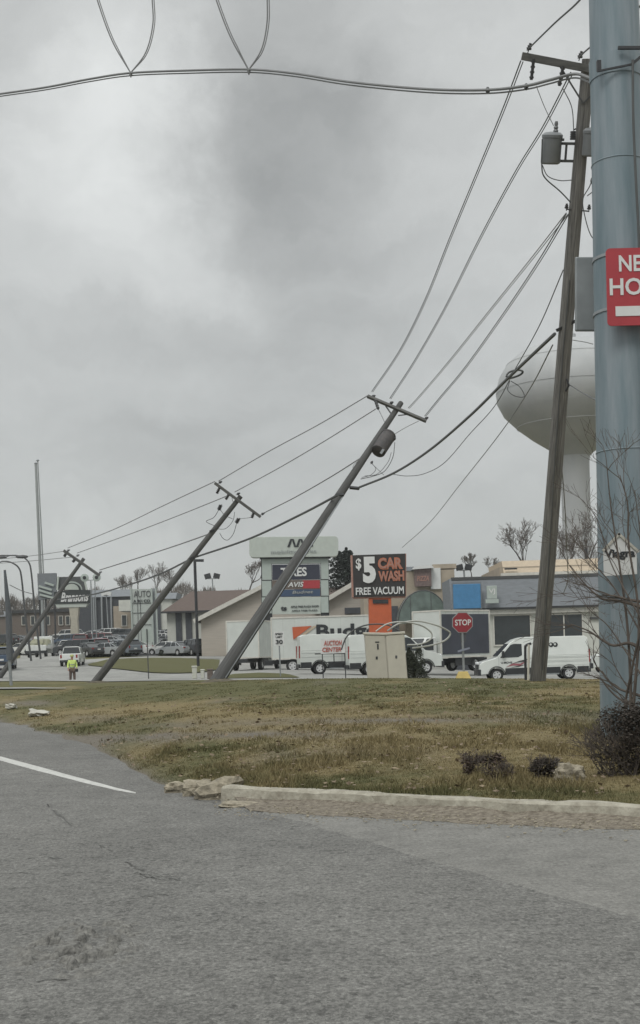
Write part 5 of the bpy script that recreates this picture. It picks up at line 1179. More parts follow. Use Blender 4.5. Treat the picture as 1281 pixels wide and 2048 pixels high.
# pedestals near pole base
for i, (px, y0, y1, w_, m, lab) in enumerate(((390, 1332, 1357, 11, 'stucco', 'stout pale bollard between the slim lamp and the leaning pole foot'), (406, 1339, 1357, 9, 'stucco', 'short pale block next to the stout bollard'), (421, 1338, 1358, 13, 'brick', 'brown box at the foot of the strongly leaning pole'), (432, 1345, 1358, 6, 'signgrey', 'tiny pale marker touching the strongly leaning pole'))):
    d = 63.0; o = empty('utility_pedestal', W(px, y1, d), 0, lab, 'pedestal', 'small pedestals by the pole foot'); s = d / F; h = (y1 - y0) * s
    mb = MB(); mb.box((0, 0, h * .44), (w_ * s * .85, w_ * s * .85, h * .9)); mb.build('body', M[m], o, bevel=.03); mb = MB(); mb.box((0, 0, h * .95), (w_ * s, w_ * s, h * .14)); mb.build('cap', M[m], o, bevel=.03)
# pole guard and white marker beside pole 1
o = empty('marker_post', W(1056, 1360, 34.2), 0, 'thin cream marker post with a dark bent pipe at the tall pole foot', 'marker post')
rod('post', [BW(1058, 1289, 34.2, o), BW(1057, 1360, 34.2, o)], .03, 'cream', o)
rod('bent_pipe', catmull([BW(1052, 1360, 34.25, o), BW(1051, 1300, 34.25, o), BW(1053, 1291, 34.25, o), BW(1062, 1287, 34.3, o)], 6), .035, 'darkmetal', o)
# red yard sign
d = 64.0; o = empty('yard_sign', W(663, 1356, d), 0, 'white yard sign with red lettering on a dark frame in front of the vans', 'sign')
mb = MB(); tilted_plate(mb, [(642, 1278), (690, 1276), (691, 1306), (642, 1308)], d, .03, o); mb.build('sign_face', M['signwhite'], o)
redl = mat('red_lettering', (.42, .09, .07), .5)
ptext('AUCTION', 666, 1286, 36, 10, redl, o, d, ext=.01, bold=.02, shear=.15, front=.03); ptext('CENTER', 664, 1299, 38, 9, redl, o, d, ext=.01, bold=.02, shear=.15, front=.03)
mb = MB()
for a_, b_ in (((630, 1308), (691, 1307)), ((645, 1308), (647, 1356)), ((668, 1308), (669, 1330)), ((690, 1306), (692, 1356)), ((646, 1325), (691, 1324))): mb.bar(BW(*a_, d + .06, o), BW(*b_, d + .06, o), .05)
mb.build('frame', M['darkmetal'], o)

# ------------------------------------------------------------------ vehicles
def arches(xw, r, z0, x_from, x_to):
    """bottom edge of a body from x_from (rear) to x_to (front) with wheel cut-outs"""
    pts = [(x_from, z0)]
    for x in xw:
        h = z0 - .33; a0 = math.asin(max(-1, min(1, h / r)))
        for i in range(9): a = math.pi - a0 - (math.pi - 2 * a0) * i / 8; pts.append((x + r * math.cos(a), .33 + r * math.sin(a)))
    pts.append((x_to, z0)); return pts
def wheel_proto(root, x, y, r=.34, w=.22, rim_m='rim'):
    mb = MB(); mb.lathe([(r * .62, -w / 2), (r * .93, -w / 2), (r, -w * .35), (r, w * .35), (r * .93, w / 2), (r * .62, w / 2)], n=20, axis='y', cap=False); o = mb.build('wheel', M['rubber'], root, smooth=True); o.location = (x, y, r)
    mb = MB(); sg_ = 1 if y > 0 else -1; mb.lathe([(r * .63, -w * .3 * sg_), (r * .62, w * .45 * sg_), (r * .45, w * .38 * sg_), (r * .15, w * .44 * sg_), (.01, w * .46 * sg_)], n=20, axis='y')
    mb.build('rim', M[rim_m], o, smooth=True)
    mb = MB()
    for i in range(5):
        a = i * 1.2566; mb.box((math.cos(a + .6) * r * .38, w * .40 * sg_, math.sin(a + .6) * r * .38), (r * .16, .012, r * .16))
    mb.build('rim_opening', M['blackplastic'], o); return o
def car(kind, m, name, label, group=None):
    o = empty(name, (0, 0, 0), 0, label, {'sedan': 'car', 'suv': 'car', 'pickup': 'pickup truck'}[kind], group)
    hw = .90
    if kind == 'sedan':
        L, wb, r, z0 = 2.4, (-1.4, 1.38), .38, .24
        top = [(2.36, .35), (2.42, .55), (2.30, .72), (1.9, .82), (1.15, .95), (-1.75, 1.0), (-2.3, .98), (-2.42, .75), (-2.38, .4)]
        gh = [(1.2, .93), (.45, 1.39), (-.9, 1.42), (-1.85, .98)]; rf = [(.52, 1.385), (.3, 1.43), (-.75, 1.455), (-1.02, 1.41)]; pill = [((1.18, .95), (.45, 1.4)), ((-.25, .98), (-.22, 1.42)), ((-1.2, .99), (-.85, 1.41)), ((-1.83, 1.0), (-.95, 1.41))]
    elif kind == 'suv':
        L, wb, r, z0 = 2.4, (-1.4, 1.42), .42, .30
        top = [(2.36, .4), (2.42, .65), (2.35, .92), (1.95, 1.02), (1.2, 1.12), (-2.2, 1.16), (-2.42, 1.1), (-2.42, .5)]
        gh = [(1.25, 1.1), (.62, 1.66), (-1.95, 1.68), (-2.3, 1.14)]; rf = [(.7, 1.66), (.5, 1.71), (-1.9, 1.75), (-2.1, 1.68)]; pill = [((1.22, 1.12), (.62, 1.67)), ((0, 1.14), (-.05, 1.69)), ((-1.1, 1.14), (-1.1, 1.69)), ((-2.26, 1.15), (-1.98, 1.68))]
    else:
        L, wb, r, z0 = 2.8, (-1.75, 1.8), .44, .38
        top = [(2.76, .45), (2.82, .7), (2.75, 1.0), (2.4, 1.08), (1.35, 1.17), (-.75, 1.19), (-.78, 1.12), (-2.78, 1.12), (-2.82, .6)]
        gh = [(1.4, 1.15), (.85, 1.78), (-.5, 1.8), (-.72, 1.18)]; rf = [(.9, 1.77), (.7, 1.83), (-.45, 1.85), (-.58, 1.79)]; pill = [((1.38, 1.17), (.85, 1.79)), ((.3, 1.18), (.28, 1.8)), ((-.7, 1.18), (-.52, 1.8))]
    bot = arches(wb, r, z0, top[-1][0], top[0][0])
    mb = MB(); mb.prism(top + bot, hw); mb.prism(rf, .70, .62, rf[0][1], max(z for _, z in rf))
    zt_ = gh[1][1]; zb_ = gh[0][1]
    for a_, b_ in pill:
        for sg_ in (-1, 1):
            ya = .865 - .0; yb2 = .70; mb.bar((a_[0], sg_ * ya, a_[1]), (b_[0], sg_ * yb2, b_[1]), .07, .045)
    body = mb.build('body', m, o, smooth=True, bevel=.05, seg=2)
    mb = MB(); mb.prism(gh, .85, .68, zb_, zt_); mb.build('windows', M['glass'], o, bevel=.03)
    for x in wb:
        for y in (-.80, .80): wheel_proto(o, x, y, r - .06)
    for xb in (top[1][0] - .03, -L): mb = MB(); mb.box((xb, 0, .48), (.1, 1.72, .24)); mb.build('bumper', M['blackplastic'] if kind != 'sedan' else m, o, bevel=.04)
    zl = top[2][1] - .06
    for y in (-.66, .66):
        mb = MB(); mb.box((top[2][0] - .02, y, zl), (.16, .34, .12)); mb.build('headlight', M['headlamp'], o, bevel=.03)
        mb = MB(); zr = .82 if kind == 'sedan' else .92; mb.box((-L + .01, y * 1.1, zr), (.08, .26 if kind == 'sedan' else .16, .15 if kind == 'sedan' else .32)); mb.build('taillight', M['tail'], o, bevel=.02)
    mb = MB(); mb.box((top[1][0] + .0, 0, .66), (.06, .9, .16)); mb.build('grille', M['blackplastic'], o)
    for y in (-1, 1): mb = MB(); mb.box((gh[0][0] - .25, y * .96, zb_ + .07), (.12, .14, .12)); mb.build('mirror', m, o, bevel=.03)
    if kind == 'pickup':
        mb = MB(); mb.box((-1.78, 0, 1.125), (1.86, 1.5, .012)); mb.build('bed_opening', M['blackplastic'], o)
    mb = MB(); mb.box((-L - .055, 0, .74), (.02, .36, .14)); mb.build('number_plate', M['signwhite'], o)
    return o
COLS = {'white': (.62, .63, .61), 'silver': (.34, .36, .37), 'grey': (.17, .18, .19), 'black': (.035, .038, .042), 'red': (.18, .03, .035), 'blue': (.05, .08, .13), 'green': (.05, .075, .07), 'tan': (.28, .25, .2), 'steel': (.18, .21, .24)}
protos = {}
PL = []  # (kind, colour, px, d, yaw deg, label)
def addcars(rows):
    for r_ in rows: PL.append(r_)
addcars([
 ('suv', 'black', 152, 144, 160, 'black SUV in the nearest lot row, beside the script sign pedestal'), ('sedan', 'green', 178, 142.5, 165, 'dark green sedan in the nearest lot row'),
 ('suv', 'red', 204, 145, 100, 'dark red SUV standing nose-on in the nearest lot row'), ('sedan', 'silver', 236, 142.5, 170, 'silver sedan next to the thin leaning pole'),
 ('sedan', 'white', 262, 145, 160, 'white sedan partly behind the thin leaning pole'), ('sedan', 'white', 334, 143, 165, 'white sedan right beside the white sign tower'),
 ('sedan', 'silver', 366, 143, 160, 'silver sedan behind the low hedge'), ('suv', 'steel', 396, 145, 165, 'steel blue SUV behind the slim dark lamp post'),
 ('sedan', 'black', 424, 143, 170, 'black sedan between the slim lamp and the leaning pole'), ('suv', 'grey', 452, 145, 160, 'grey SUV next to the strongly leaning pole'),
 ('suv', 'blue', 138, 168, 150, 'dark blue SUV in the second lot row below the script sign'), ('suv', 'red', 164, 166, 95, 'bright red-roofed SUV nose-on in the second lot row'),
 ('suv', 'red', 192, 168, 150, 'maroon SUV in the second lot row under the round floodlights'), ('sedan', 'silver', 218, 166, 165, 'silver sedan in the second lot row before the pale columns'),
 ('sedan', 'steel', 244, 168, 160, 'steel blue sedan in the second row near the sign tower'), ('sedan', 'grey', 334, 168, 165, 'grey sedan in the second row behind a white sedan'),
 ('suv', 'white', 370, 166, 150, 'white SUV standing higher than the cars around the low hedge'), ('suv', 'grey', 402, 168, 160, 'grey SUV in the second row behind the slim lamp'),
 ('suv', 'silver', 432, 167, 165, 'silver SUV in the second row under the brown roof'), ('sedan', 'red', 464, 168, 160, 'dull red sedan in the second row beside the box truck'),
 ('sedan', 'white', 112, 190, 170, 'white sedan at the street corner of the third row'), ('suv', 'white', 136, 198, 160, 'white SUV in the third row beside the cream pedestal'),
 ('sedan', 'white', 186, 196, 165, 'white sedan in the third row under the twin posts'), ('suv', 'white', 214, 198, 160, 'white SUV in the third row before the pale columns'),
 ('suv', 'black', 243, 195, 165, 'black SUV in the third row before the tan wall'), ('suv', 'black', 346, 196, 160, 'black SUV in the third row under the brown roof eave'),
 ('sedan', 'silver', 322, 198, 165, 'silver sedan in the third row touching the sign tower'), ('sedan', 'silver', 420, 196, 160, 'silver sedan in the third row near the arched window'),
 ('sedan', 'tan', 165, 228, 165, 'tan sedan in the farthest row behind the pedestal'), ('sedan', 'grey', 232, 228, 160, 'grey sedan in the farthest row before the dark building'),
 ('sedan', 'white', 47, 160, 150, 'white sedan across the street behind the grey post'), ('suv', 'black', 6, 200, 160, 'black SUV far across the street at the frame edge'),
 ('sedan', 'grey', 36, 205, 160, 'grey sedan far across the street near the brick building'), ('sedan', 'silver', 14, 240, 165, 'silver sedan farthest across the street'),
 ('suv', 'blue', 8, 103, 100, 'dark blue SUV waiting on the street behind the grey post'), ('sedan', 'silver', -12, 128, 100, 'silver sedan queued behind the dark blue SUV'),
 ('sedan', 'tan', 92, 240, 100, 'tan car far up the street beyond the work truck')])
PL += [('suv', 'black', 388, 138.5, 120, 'black SUV at the very front of the lot just before the slim lamp'), ('sedan', 'grey', 414, 139, 130, 'grey sedan at the very front of the lot past the slim lamp'), ('suv', 'grey', 441, 138.5, 125, 'grey SUV at the very front of the lot below the gabled front'), ('sedan', 'black', 468, 139, 150, 'black sedan at the very front of the lot beside the leaning pole'),
 ('sedan', 'silver', 352, 139, 135, 'silver sedan at the very front of the lot before the dark bays'), ('sedan', 'black', 176, 140, 130, 'black sedan at the very front of the lot below the pedestal'), ('sedan', 'silver', 216, 139.5, 150, 'silver sedan at the very front of the lot below the twin posts'), ('suv', 'steel', 248, 140, 130, 'steel blue SUV at the very front of the lot by the sign tower')]
lm = [(128, 'near the foot of the grey striped board'), (150, 'straight below the script sign'), (172, 'between the pedestal and the twin posts'), (200, 'under the round floodlights'), (226, 'before the pale columns'), (252, 'close to the sign tower edge'), (330, 'close behind the sign tower'), (356, 'before the dark bays of the cream wall'), (384, 'just before the slim dark lamp'), (412, 'just past the slim dark lamp'), (440, 'below the gabled front')]
rc = random.Random(12)
for rd, rn in ((155, 'between the first and second rows'), (182, 'between the second and third rows'), (212, 'between the two farthest rows')):
    for px_, ln_ in lm:
        k_ = rc.choice(['sedan', 'suv', 'sedan']); c_ = rc.choice(['white', 'silver', 'white', 'grey', 'black', 'steel', 'silver', 'white'])
        PL.append((k_, c_, px_ + rc.uniform(-5, 5), rd + rc.uniform(-2, 2), rc.choice([100, 125, 140, 60]), f"{c_ if c_ != 'steel' else 'steel blue'} {'SUV' if k_ == 'suv' else 'sedan'} {ln_}, {rn}"))
for kind, colr, px, d, yaw, lab in PL:
    if kind not in protos:
        protos[kind] = car(kind, paint(colr, COLS[colr]), {'sedan': 'parked_car', 'suv': 'parked_suv'}[kind], lab, 'cars parked in the lots'); o = protos[kind]
        protos[kind + 'm'] = paint(colr, COLS[colr])
    else:
        o = copy_tree(protos[kind]); pm = paint(colr, COLS[colr]); o['label'] = lab
        for ch in o.children:
            for sl_i, slt in enumerate(ch.material_slots):
                if slt.material == protos[kind + 'm'] : slt.link = 'OBJECT'; slt.material = pm
    g = G(px, d); o.location = (g.x, g.y, g.z + .04); o.rotation_euler = (0, 0, R(yaw + (hash(lab) % 1 if 0 else 0)))
# white pickup seen from behind
pk = car('pickup', M['white'], 'pickup_truck', 'white pickup seen from behind, just beyond the worker', None)
g = W(146, 1334, 124); pk.location = (g.x, g.y, tz(g.x, g.y) + .03); pk.rotation_euler = (0, 0, R(94))
# flatbed work truck
wt_ = empty('work_truck', W(82, 1318, 150), R(92), 'pale work truck with a piled flatbed driving up the street', 'truck'); g = Vector(wt_.location); wt_.location.z = tz(g.x, g.y) + .05
mb = MB(); mb.box((-.6, 0, 1.15), (4.6, 2.35, .35)); mb.box((-2.88, 0, .95), (.1, 2.3, .9)); mb.build('flatbed', M['white'], wt_, bevel=.03)
mb = MB(); mb.prism([(1.8, .5), (3.9, .5), (3.95, 1.4), (3.2, 1.6), (2.8, 2.4), (1.8, 2.45)], 1.05); mb.build('cab', M['white'], wt_, bevel=.05)
mb = MB(); mb.box((-2.95, 0, .62), (.14, 2.4, .3)); mb.build('bumper', M['blackplastic'], wt_)
mb = MB(); rs = random.Random(9)
for i in range(16): mb.box((rs.uniform(-2.6, 1.2), rs.uniform(-.85, .85), 1.5 + rs.uniform(0, .55)), (rs.uniform(.4, .9), rs.uniform(.3, .6), rs.uniform(.3, .6)), Matrix.Rotation(rs.uniform(0, 3), 3, 'Z'))
mb.build('load', mat('truck_load', (.32, .32, .2), .7, col2=(.5, .5, .42), scale=2), wt_, bevel=.03)
for x in (-1.9, 2.9):
    for y in (-.95, .95): wheel_proto(wt_, x, y, .42, .28)
# cargo van (detailed)
def van(name, label, m, graphics=False, L=6.0, H=2.48):
    o = empty(name, (0, 0, 0), 0, label, 'van', None); hw = .98; f = L / 2
    xr, xf = -f + 1.15, f - 1.0
    belt = 1.35
    low = [(f - .12, .42), (f - .02, .62), (f - .06, .95), (f - .22, 1.10), (f - .95, 1.30), (f - 1.05, belt), (-f + .02, belt), (-f, .9), (-f + .03, .45)]
    mb = MB(); mb.prism(low + arches((xr, xf), .44, .42, low[-1][0], low[0][0]), hw)
    up = [(f - 1.03, belt), (f - 1.75, H - .32), (f - 2.05, H - .12), (f - 2.5, H), (-f + .25, H - .02), (-f + .06, H - .12), (-f + .02, belt)]
    mb.prism(up, hw, .84, belt, H); mb.build('body', m, o, smooth=True, bevel=.05, seg=3)
    mb = MB()  # black lower cladding
    for sg_ in (-1, 1):
        y = sg_ * (hw + .012)
        for x0, x1 in ((-f + .05, xr - .47), (xr + .47, xf - .47)): mb.box(((x0 + x1) / 2, y, .55), (x1 - x0, .03, .34))
        for xc in (xr, xf):
            n_ = 9; P = [(xc + .47 * math.cos(math.pi * i / n_), y, .36 + .47 * math.sin(math.pi * i / n_)) for i in range(n_ + 1)]
            for a_, b_ in zip(P, P[1:]): mb.bar(a_, b_, .11, .04)
    mb.box((f - .04, 0, .52), (.16, 2.0, .34)); mb.box((f - .03, 0, .84), (.10, 1.1, .26)); mb.box((-f, 0, .5), (.14, 1.95, .22)); mb.build('cladding', M['blackplastic'], o, bevel=.03)
    mb = MB()
    for sg_ in (-1, 1): mb.box(((xr + xf) / 2, sg_ * (hw - .02), .36), (xf - xr - 1.1, .05, .12))
    mb.build('side_step', M['galv'], o)
    # windows: follow the upper side's slope
    def ys(z): return hw + (.84 - hw) * (z - belt) / (H - belt) + .012
    gl = [(f - 1.2, 1.30), (f - 1.80, 2.0), (f - 2.0, 2.06), (f - 2.42, 2.04), (f - 2.42, 1.42), (f - 2.2, 1.32)]
    for sg_ in (-1, 1):
        mb = MB(); k_ = 0; mb.v = [(x, sg_ * max(ys(z), 0), z) if z > belt else (x, sg_ * (hw + .012), z) for x, z in gl]; mb.f = [tuple(range(len(gl)))]; g_ = mb.build('side_window', M['glass'], o)
        md = g_.modifiers.new('t', 'SOLIDIFY'); md.thickness = .012; md.offset = 0
    mb = MB(); a_ = (f - 1.06 + .02, belt + .06); b_ = (f - 1.74 + .03, H - .36); mb.v = [(a_[0], -.86, a_[1]), (a_[0], .86, a_[1]), (b_[0], .76, b_[1]), (b_[0], -.76, b_[1])]; mb.f = [(0, 1, 2, 3)]; g_ = mb.build('windscreen', M['glass'], o); md = g_.modifiers.new('t', 'SOLIDIFY'); md.thickness = .03; md.offset = 0
    for y in (-.80, .80): mb = MB(); mb.box((f - .17, y, 1.0), (.22, .30, .17), Matrix.Rotation(.3 * (1 if y > 0 else -1), 3, 'Z')); mb.build('headlight', M['headlamp'], o, bevel=.03)
    for y in (-.93, .93): mb = MB(); mb.box((-f, y, 1.3), (.06, .1, .7)); mb.build('taillight', M['tail'], o)
    for y in (-1, 1): mb = MB(); mb.box((f - 1.35, y * 1.13, 1.5), (.14, .2, .36)); mb.box((f - 1.35, y * 1.0, 1.4), (.05, .16, .06)); mb.build('mirror', M['blackplastic'], o, bevel=.04)
    mb = MB()
    for sg_ in (-1, 1):
        for x in (f - 2.55, f - 1.12 - .0, -.1): mb.bar((x, sg_ * (hw + .004), .68), (x, sg_ * (hw + .004), belt), .012, .01)
        mb.bar((f - 2.6, sg_ * (hw + .004), 1.0), (-f + .1, sg_ * (hw + .004), 1.0), .014, .01); mb.bar((f - 2.7, sg_ * (hw + .004), 1.22), (-f + .1, sg_ * (hw + .004), 1.22), .014, .01)
        mb.bar((-.1, sg_ * ys(belt + .02), belt), (-.1, sg_ * (ys(H - .3)), H - .3), .012, .01)
    mb.build('door_seams', M['lettergrey'], o)
    for x in (xr, xf):
        for y in (-.84, .84): wheel_proto(o, x, y, .36, .24)
    return o, hw, f
v1, hw, f_ = van('cargo_van', 'white cargo van with black lower cladding and red swoosh, behind the tall pole', M['vanwhite'], L=6.15, H=2.42)
mb = MB()
for z in (.60, .82, 1.08, 1.30): mb.bar((f_ - 2.75, .985, z), (-f_ + .08, .985, z), .02, .012)
mb.build('side_crease', M['boxwhite'], v1)
mb = MB(); mb.box((f_ - 2.5, 1.0, 1.12), (.18, .03, .04)); mb.box((f_ - 3.1, 1.0, 1.12), (.18, .03, .04)); mb.build('door_handle', M['blackplastic'], v1)
# graphics on the camera side (van faces -x in the world, so its left side, local +y, faces the camera)
vg = mat('swoosh_red', (.30, .10, .12), .5); 
def side_poly(name, pts, m, yy=None):
    mb = MB(); mb.v = [(x, hw + .02, z) for x, z in pts]; mb.f = [tuple(range(len(pts)))]; o = mb.build(name, m, v1); md = o.modifiers.new('t', 'SOLIDIFY'); md.thickness = .006; md.offset = 0
side_poly('swoosh', [(f_ - 1.5, .78), (f_ - 1.9, .86), (f_ - 2.3, .84), (f_ - 2.75, 1.12), (f_ - 2.3, .96), (f_ - 1.9, .98)], vg)
side_poly('swoosh', [(f_ - 1.7, .92), (f_ - 2.1, 1.02), (f_ - 2.5, 1.04), (f_ - 2.75, 1.2), (f_ - 2.3, 1.12)], M['bracket'])
side_poly('swoosh', [(f_ - 1.75, .74), (f_ - 2.2, .78), (f_ - 2.7, .92), (f_ - 2.2, .84)], M['letterblack'])
t_ = text('lettering', 'U-MOVE', M['letterblack'], v1, 0, 0, 0, w=.62, h=.11, bold=.02, ext=.005); t_.rotation_euler = (0, 0, math.pi); t_.location = (f_ - 1.55, hw + .02, 1.03)
mb = MB()
for dx in (-.12, .12): 
    mb.lathe([(.13, 0), (.13, .01)], c=(-1.1 + dx, .93, 1.95), n=14, axis='y')
mb.build('logo', M['letterblack'], v1); 
mb = MB()
for dx in (-.12, .12): mb.lathe([(.06, 0), (.06, .01)], c=(-1.1 + dx + .03, .945, 1.97), n=10, axis='y')
mb.build('logo_centre', M['vanwhite'], v1)
def put(o, px, py, d, yaw, sink=0):
    g = W(px, py, d); o.location = (g.x, g.y, g.z - sink); o.rotation_euler = (0, 0, R(yaw))
put(v1, 1064, 1360, 73, 180)
# two white vans left of the cabinet
v2, _, _ = van('cargo_van', 'plain white van behind the red lettered yard sign', M['boxwhite'], L=5.0, H=2.3); put(v2, 684, 1347, 75, 6)
v3, _, _ = van('cargo_van', 'plain white van facing the stop sign, its middle hidden by the cream cabinet', M['boxwhite'], L=5.3, H=2.3); put(v3, 789, 1349, 73, 5)
v4, _, _ = van('cargo_van', 'white van nose just showing between the van rear and the steel pole', M['boxwhite'], L=5.2, H=1.9); put(v4, 1258, 1345, 84, 180)
# box trucks
def box_truck(name, label, L=7.2, hb=2.75, wb=2.45, cab_m='white', side='boxwhite', zb=1.0, nose=1.0):
    o = empty(name, (0, 0, 0), 0, label, 'box truck', None); h = zb + hb
    mb = MB(); mb.box((-.2, 0, zb + hb / 2), (L, wb, hb)); mb.build('cargo_box', M[side], o, bevel=.02)
    mb = MB(); mb.box((-.2, 0, h + .03), (L + .06, wb + .08, .10)); mb.box((-.2, 0, zb - .04), (L + .04, wb + .05, .1))
    for x in (-.2 - L / 2, -.2 + L / 2):
        for y in (-wb / 2, wb / 2): mb.box((x, y, zb + hb / 2), (.09, .09, hb))
    mb.build('box_rail', M['trimwhite'], o, bevel=.01)
    x0 = -.2 + L / 2 + .15
    mb = MB(); mb.prism([(x0, .55), (x0 + 2.6, .55), (x0 + 2.65, 1.1), (x0 + 2.5, 1.35), (x0 + 1.55, 1.5), (x0 + .95, 2.25), (x0 + .1, 2.3), (x0, 2.2)], 1.02); mb.build('cab', M[cab_m], o, smooth=True, bevel=.06)
    mb = MB(); mb.prism([(x0 + 1.5, 1.46), (x0 + .95, 2.16), (x0 + .35, 2.18), (x0 + .35, 1.45)], 1.035); mb.build('side_window', M['glass'], o)
    mb = MB(); mb.v = [(x0 + 1.53, -.9, 1.56), (x0 + 1.53, .9, 1.56), (x0 + 1.02, .85, 2.2), (x0 + 1.02, -.85, 2.2)]; mb.f = [(0, 1, 2, 3)]; g_ = mb.build('windscreen', M['glass'], o); md = g_.modifiers.new('t', 'SOLIDIFY'); md.thickness = .05; md.offset = 0
    mb = MB(); mb.box((x0 + 2.68, 0, .75), (.16, 2.0, .4)); mb.build('bumper', M['blackplastic'], o, bevel=.04); mb = MB(); mb.box((x0 + 2.62, 0, 1.15), (.1, 1.1, .3)); mb.build('grille', M['blackplastic'], o)
    for y in (-.8, .8): mb = MB(); mb.box((x0 + 2.6, y, 1.12), (.14, .32, .2)); mb.build('headlight', M['headlamp'], o, bevel=.02)
    for y in (-1, 1): mb = MB(); mb.box((x0 + 1.5, y * 1.25, 1.75), (.1, .2, .42)); mb.bar((x0 + 1.4, y * 1.0, 1.6), (x0 + 1.5, y * 1.2, 1.7), .04); mb.build('mirror', M['blackplastic'], o, bevel=.02)
    mb = MB()
    for i in range(1, 9):
        for y in (-1, 1): mb.box((-.2 - L / 2 + L * i / 9, y * (wb / 2 + .002), zb + hb / 2), (.02, .012, hb - .1))
    mb.build('panel_seam', M['signpale'], o)
    mb = MB(); mb.box((0, 0, .72), (L + 1.5, .9, .28)); mb.build('chassis', M['blackplastic'], o)
    mb = MB(); mb.box((-.2, wb / 2 - .15, .62), (L * .4, .08, .45)); mb.box((-.2, -wb / 2 + .15, .62), (L * .4, .08, .45)); mb.build('side_guard', M['darkmetal'], o)
    for x in (-L / 2 + 1.2, x0 + 1.75):
        for y in (-.98, .98): wheel_proto(o, x, y, .46, .30)
    return o
b1 = box_truck('box_truck', 'long white rental box truck with an orange emblem behind the vans'); put(b1, 655, 1342, 91, 1)
yb3 = -1.26
mb = MB(); mb.v = [(-2.35, yb3, 3.12), (-1.0, yb3, 3.16), (-2.3, yb3, 2.25)]; mb.f = [(0, 1, 2)]; g_ = mb.build('emblem', M['orange'], b1); g_.modifiers.new('t', 'SOLIDIFY').thickness = .02
mb = MB(); mb.v = [(-.9, yb3, 3.16), (-.62, yb3, 3.16), (-1.9, yb3, 2.25), (-2.2, yb3, 2.25)]; mb.f = [(0, 1, 2, 3)]; g_ = mb.build('emblem_band', M['tanroof'], b1); g_.modifiers.new('t', 'SOLIDIFY').thickness = .02
b1tx = text('lettering', 'Budget', M['letterblack'], b1, 2.0, yb3 - .01, 2.62, w=4.9, h=1.25, bold=.03, ext=.02); b1tx.data.transform(Matrix.Translation((-.25, 0, 0)))
b2 = box_truck('box_truck', 'shorter white box truck half hidden by the strongly leaning pole', L=4.6, hb=2.65, side='boxwhite'); put(b2, 505, 1340, 99, 78)
b3 = box_truck('box_truck', 'white cab box truck with a dark navy side behind the stop sign', L=4.8, hb=2.95); put(b3, 902, 1343, 86, 222)
c3 = [c for c in b3.children if c.name.startswith('cargo_box')][0]
mb = MB(); mb.box((-.2, 1.245, 2.45), (4.55, .03, 2.6)); mb.build('side_panel', mat('navy_side', (.045, .05, .068), .5, var=.2, scale=1), b3)

# ------------------------------------------------------------------ worker
def skin(name, V, E, m, parent=None, sub=1):
    bm = bmesh.new(); ly = bm.verts.layers.skin.verify(); vs = []
    for i, (x, y, z, r) in enumerate(V):
        v = bm.verts.new((x, y, z)); v[ly].radius = (r, r); v[ly].use_root = (i == 0); vs.append(v)
    for a_, b_ in E: bm.edges.new((vs[a_], vs[b_]))
    me = bpy.data.meshes.new(name); bm.to_mesh(me); bm.free(); me.materials.append(m); o = bpy.data.objects.new(name, me); COL.objects.link(o)
    s_ = o.modifiers.new('skin', 'SKIN'); s_.use_smooth_shade = True; s2_ = o.modifiers.new('sub', 'SUBSURF'); s2_.levels = sub; s2_.render_levels = sub
    if parent: o.parent = parent
    return o
BV = [(0, 0, .95, .13), (0, 0, 1.15, .125), (0, 0, 1.38, .15), (0, 0, 1.49, .06), (0, -.01, 1.56, .065), (0, -.015, 1.66, .095), (0, -.01, 1.74, .07),
      (-.18, 0, 1.42, .06), (-.25, -.02, 1.17, .045), (-.25, -.12, .96, .033), (.18, 0, 1.42, .06), (.25, .03, 1.17, .045), (.27, -.08, .96, .033),
      (-.10, 0, .90, .09), (-.12, -.04, .50, .06), (-.13, .05, .10, .042), (-.13, -.10, .04, .04), (.10, 0, .90, .09), (.11, -.06, .50, .06), (.11, -.12, .10, .042), (.11, -.26, .04, .04)]
BE = [(0, 1), (1, 2), (2, 3), (3, 4), (4, 5), (5, 6), (2, 7), (7, 8), (8, 9), (2, 10), (10, 11), (11, 12), (0, 13), (13, 14), (14, 15), (15, 16), (0, 17), (17, 18), (18, 19), (19, 20)]
for sg_, wr in ((-1, 9), (1, 12)):
    wx, wy, wz, _ = BV[wr]; k0 = len(BV); BV.append((wx, wy - .03, wz - .05, .03)); BE.append((wr, k0))
    for j, (dx, L_f) in enumerate(((-.03, .075), (-.01, .085), (.01, .08), (.03, .065))):
        k1 = len(BV); BV.append((wx + dx, wy - .04, wz - .05 - L_f * .55, .009)); BV.append((wx + dx, wy - .06, wz - .05 - L_f, .008)); BE.extend([(k0, k1), (k1, k1 + 1)])
    k1 = len(BV); BV.append((wx + sg_ * -.045, wy - .06, wz - .06, .01)); BE.append((k0, k1))
person = skin('person', BV, BE, M['skin']); tag(person, 'worker in a bright yellow jacket and brown trousers standing on the street', 'person')
skin('jacket', [(0, 0, .93, .175), (0, 0, 1.15, .165), (0, 0, 1.38, .185), (0, 0, 1.49, .09), (-.19, 0, 1.42, .085), (-.255, -.02, 1.17, .07), (-.255, -.11, .99, .055), (.19, 0, 1.42, .085), (.255, .03, 1.17, .07), (.27, -.07, .99, .055)],
     [(0, 1), (1, 2), (2, 3), (2, 4), (4, 5), (5, 6), (2, 7), (7, 8), (8, 9)], M['hivis'], person)
skin('trousers', [(0, 0, .93, .155), (-.10, 0, .86, .11), (-.12, -.04, .50, .085), (-.13, .05, .12, .07), (.10, 0, .86, .11), (.11, -.06, .50, .085), (.11, -.12, .12, .07)], [(0, 1), (1, 2), (2, 3), (0, 4), (4, 5), (5, 6)], M['trouser'], person)
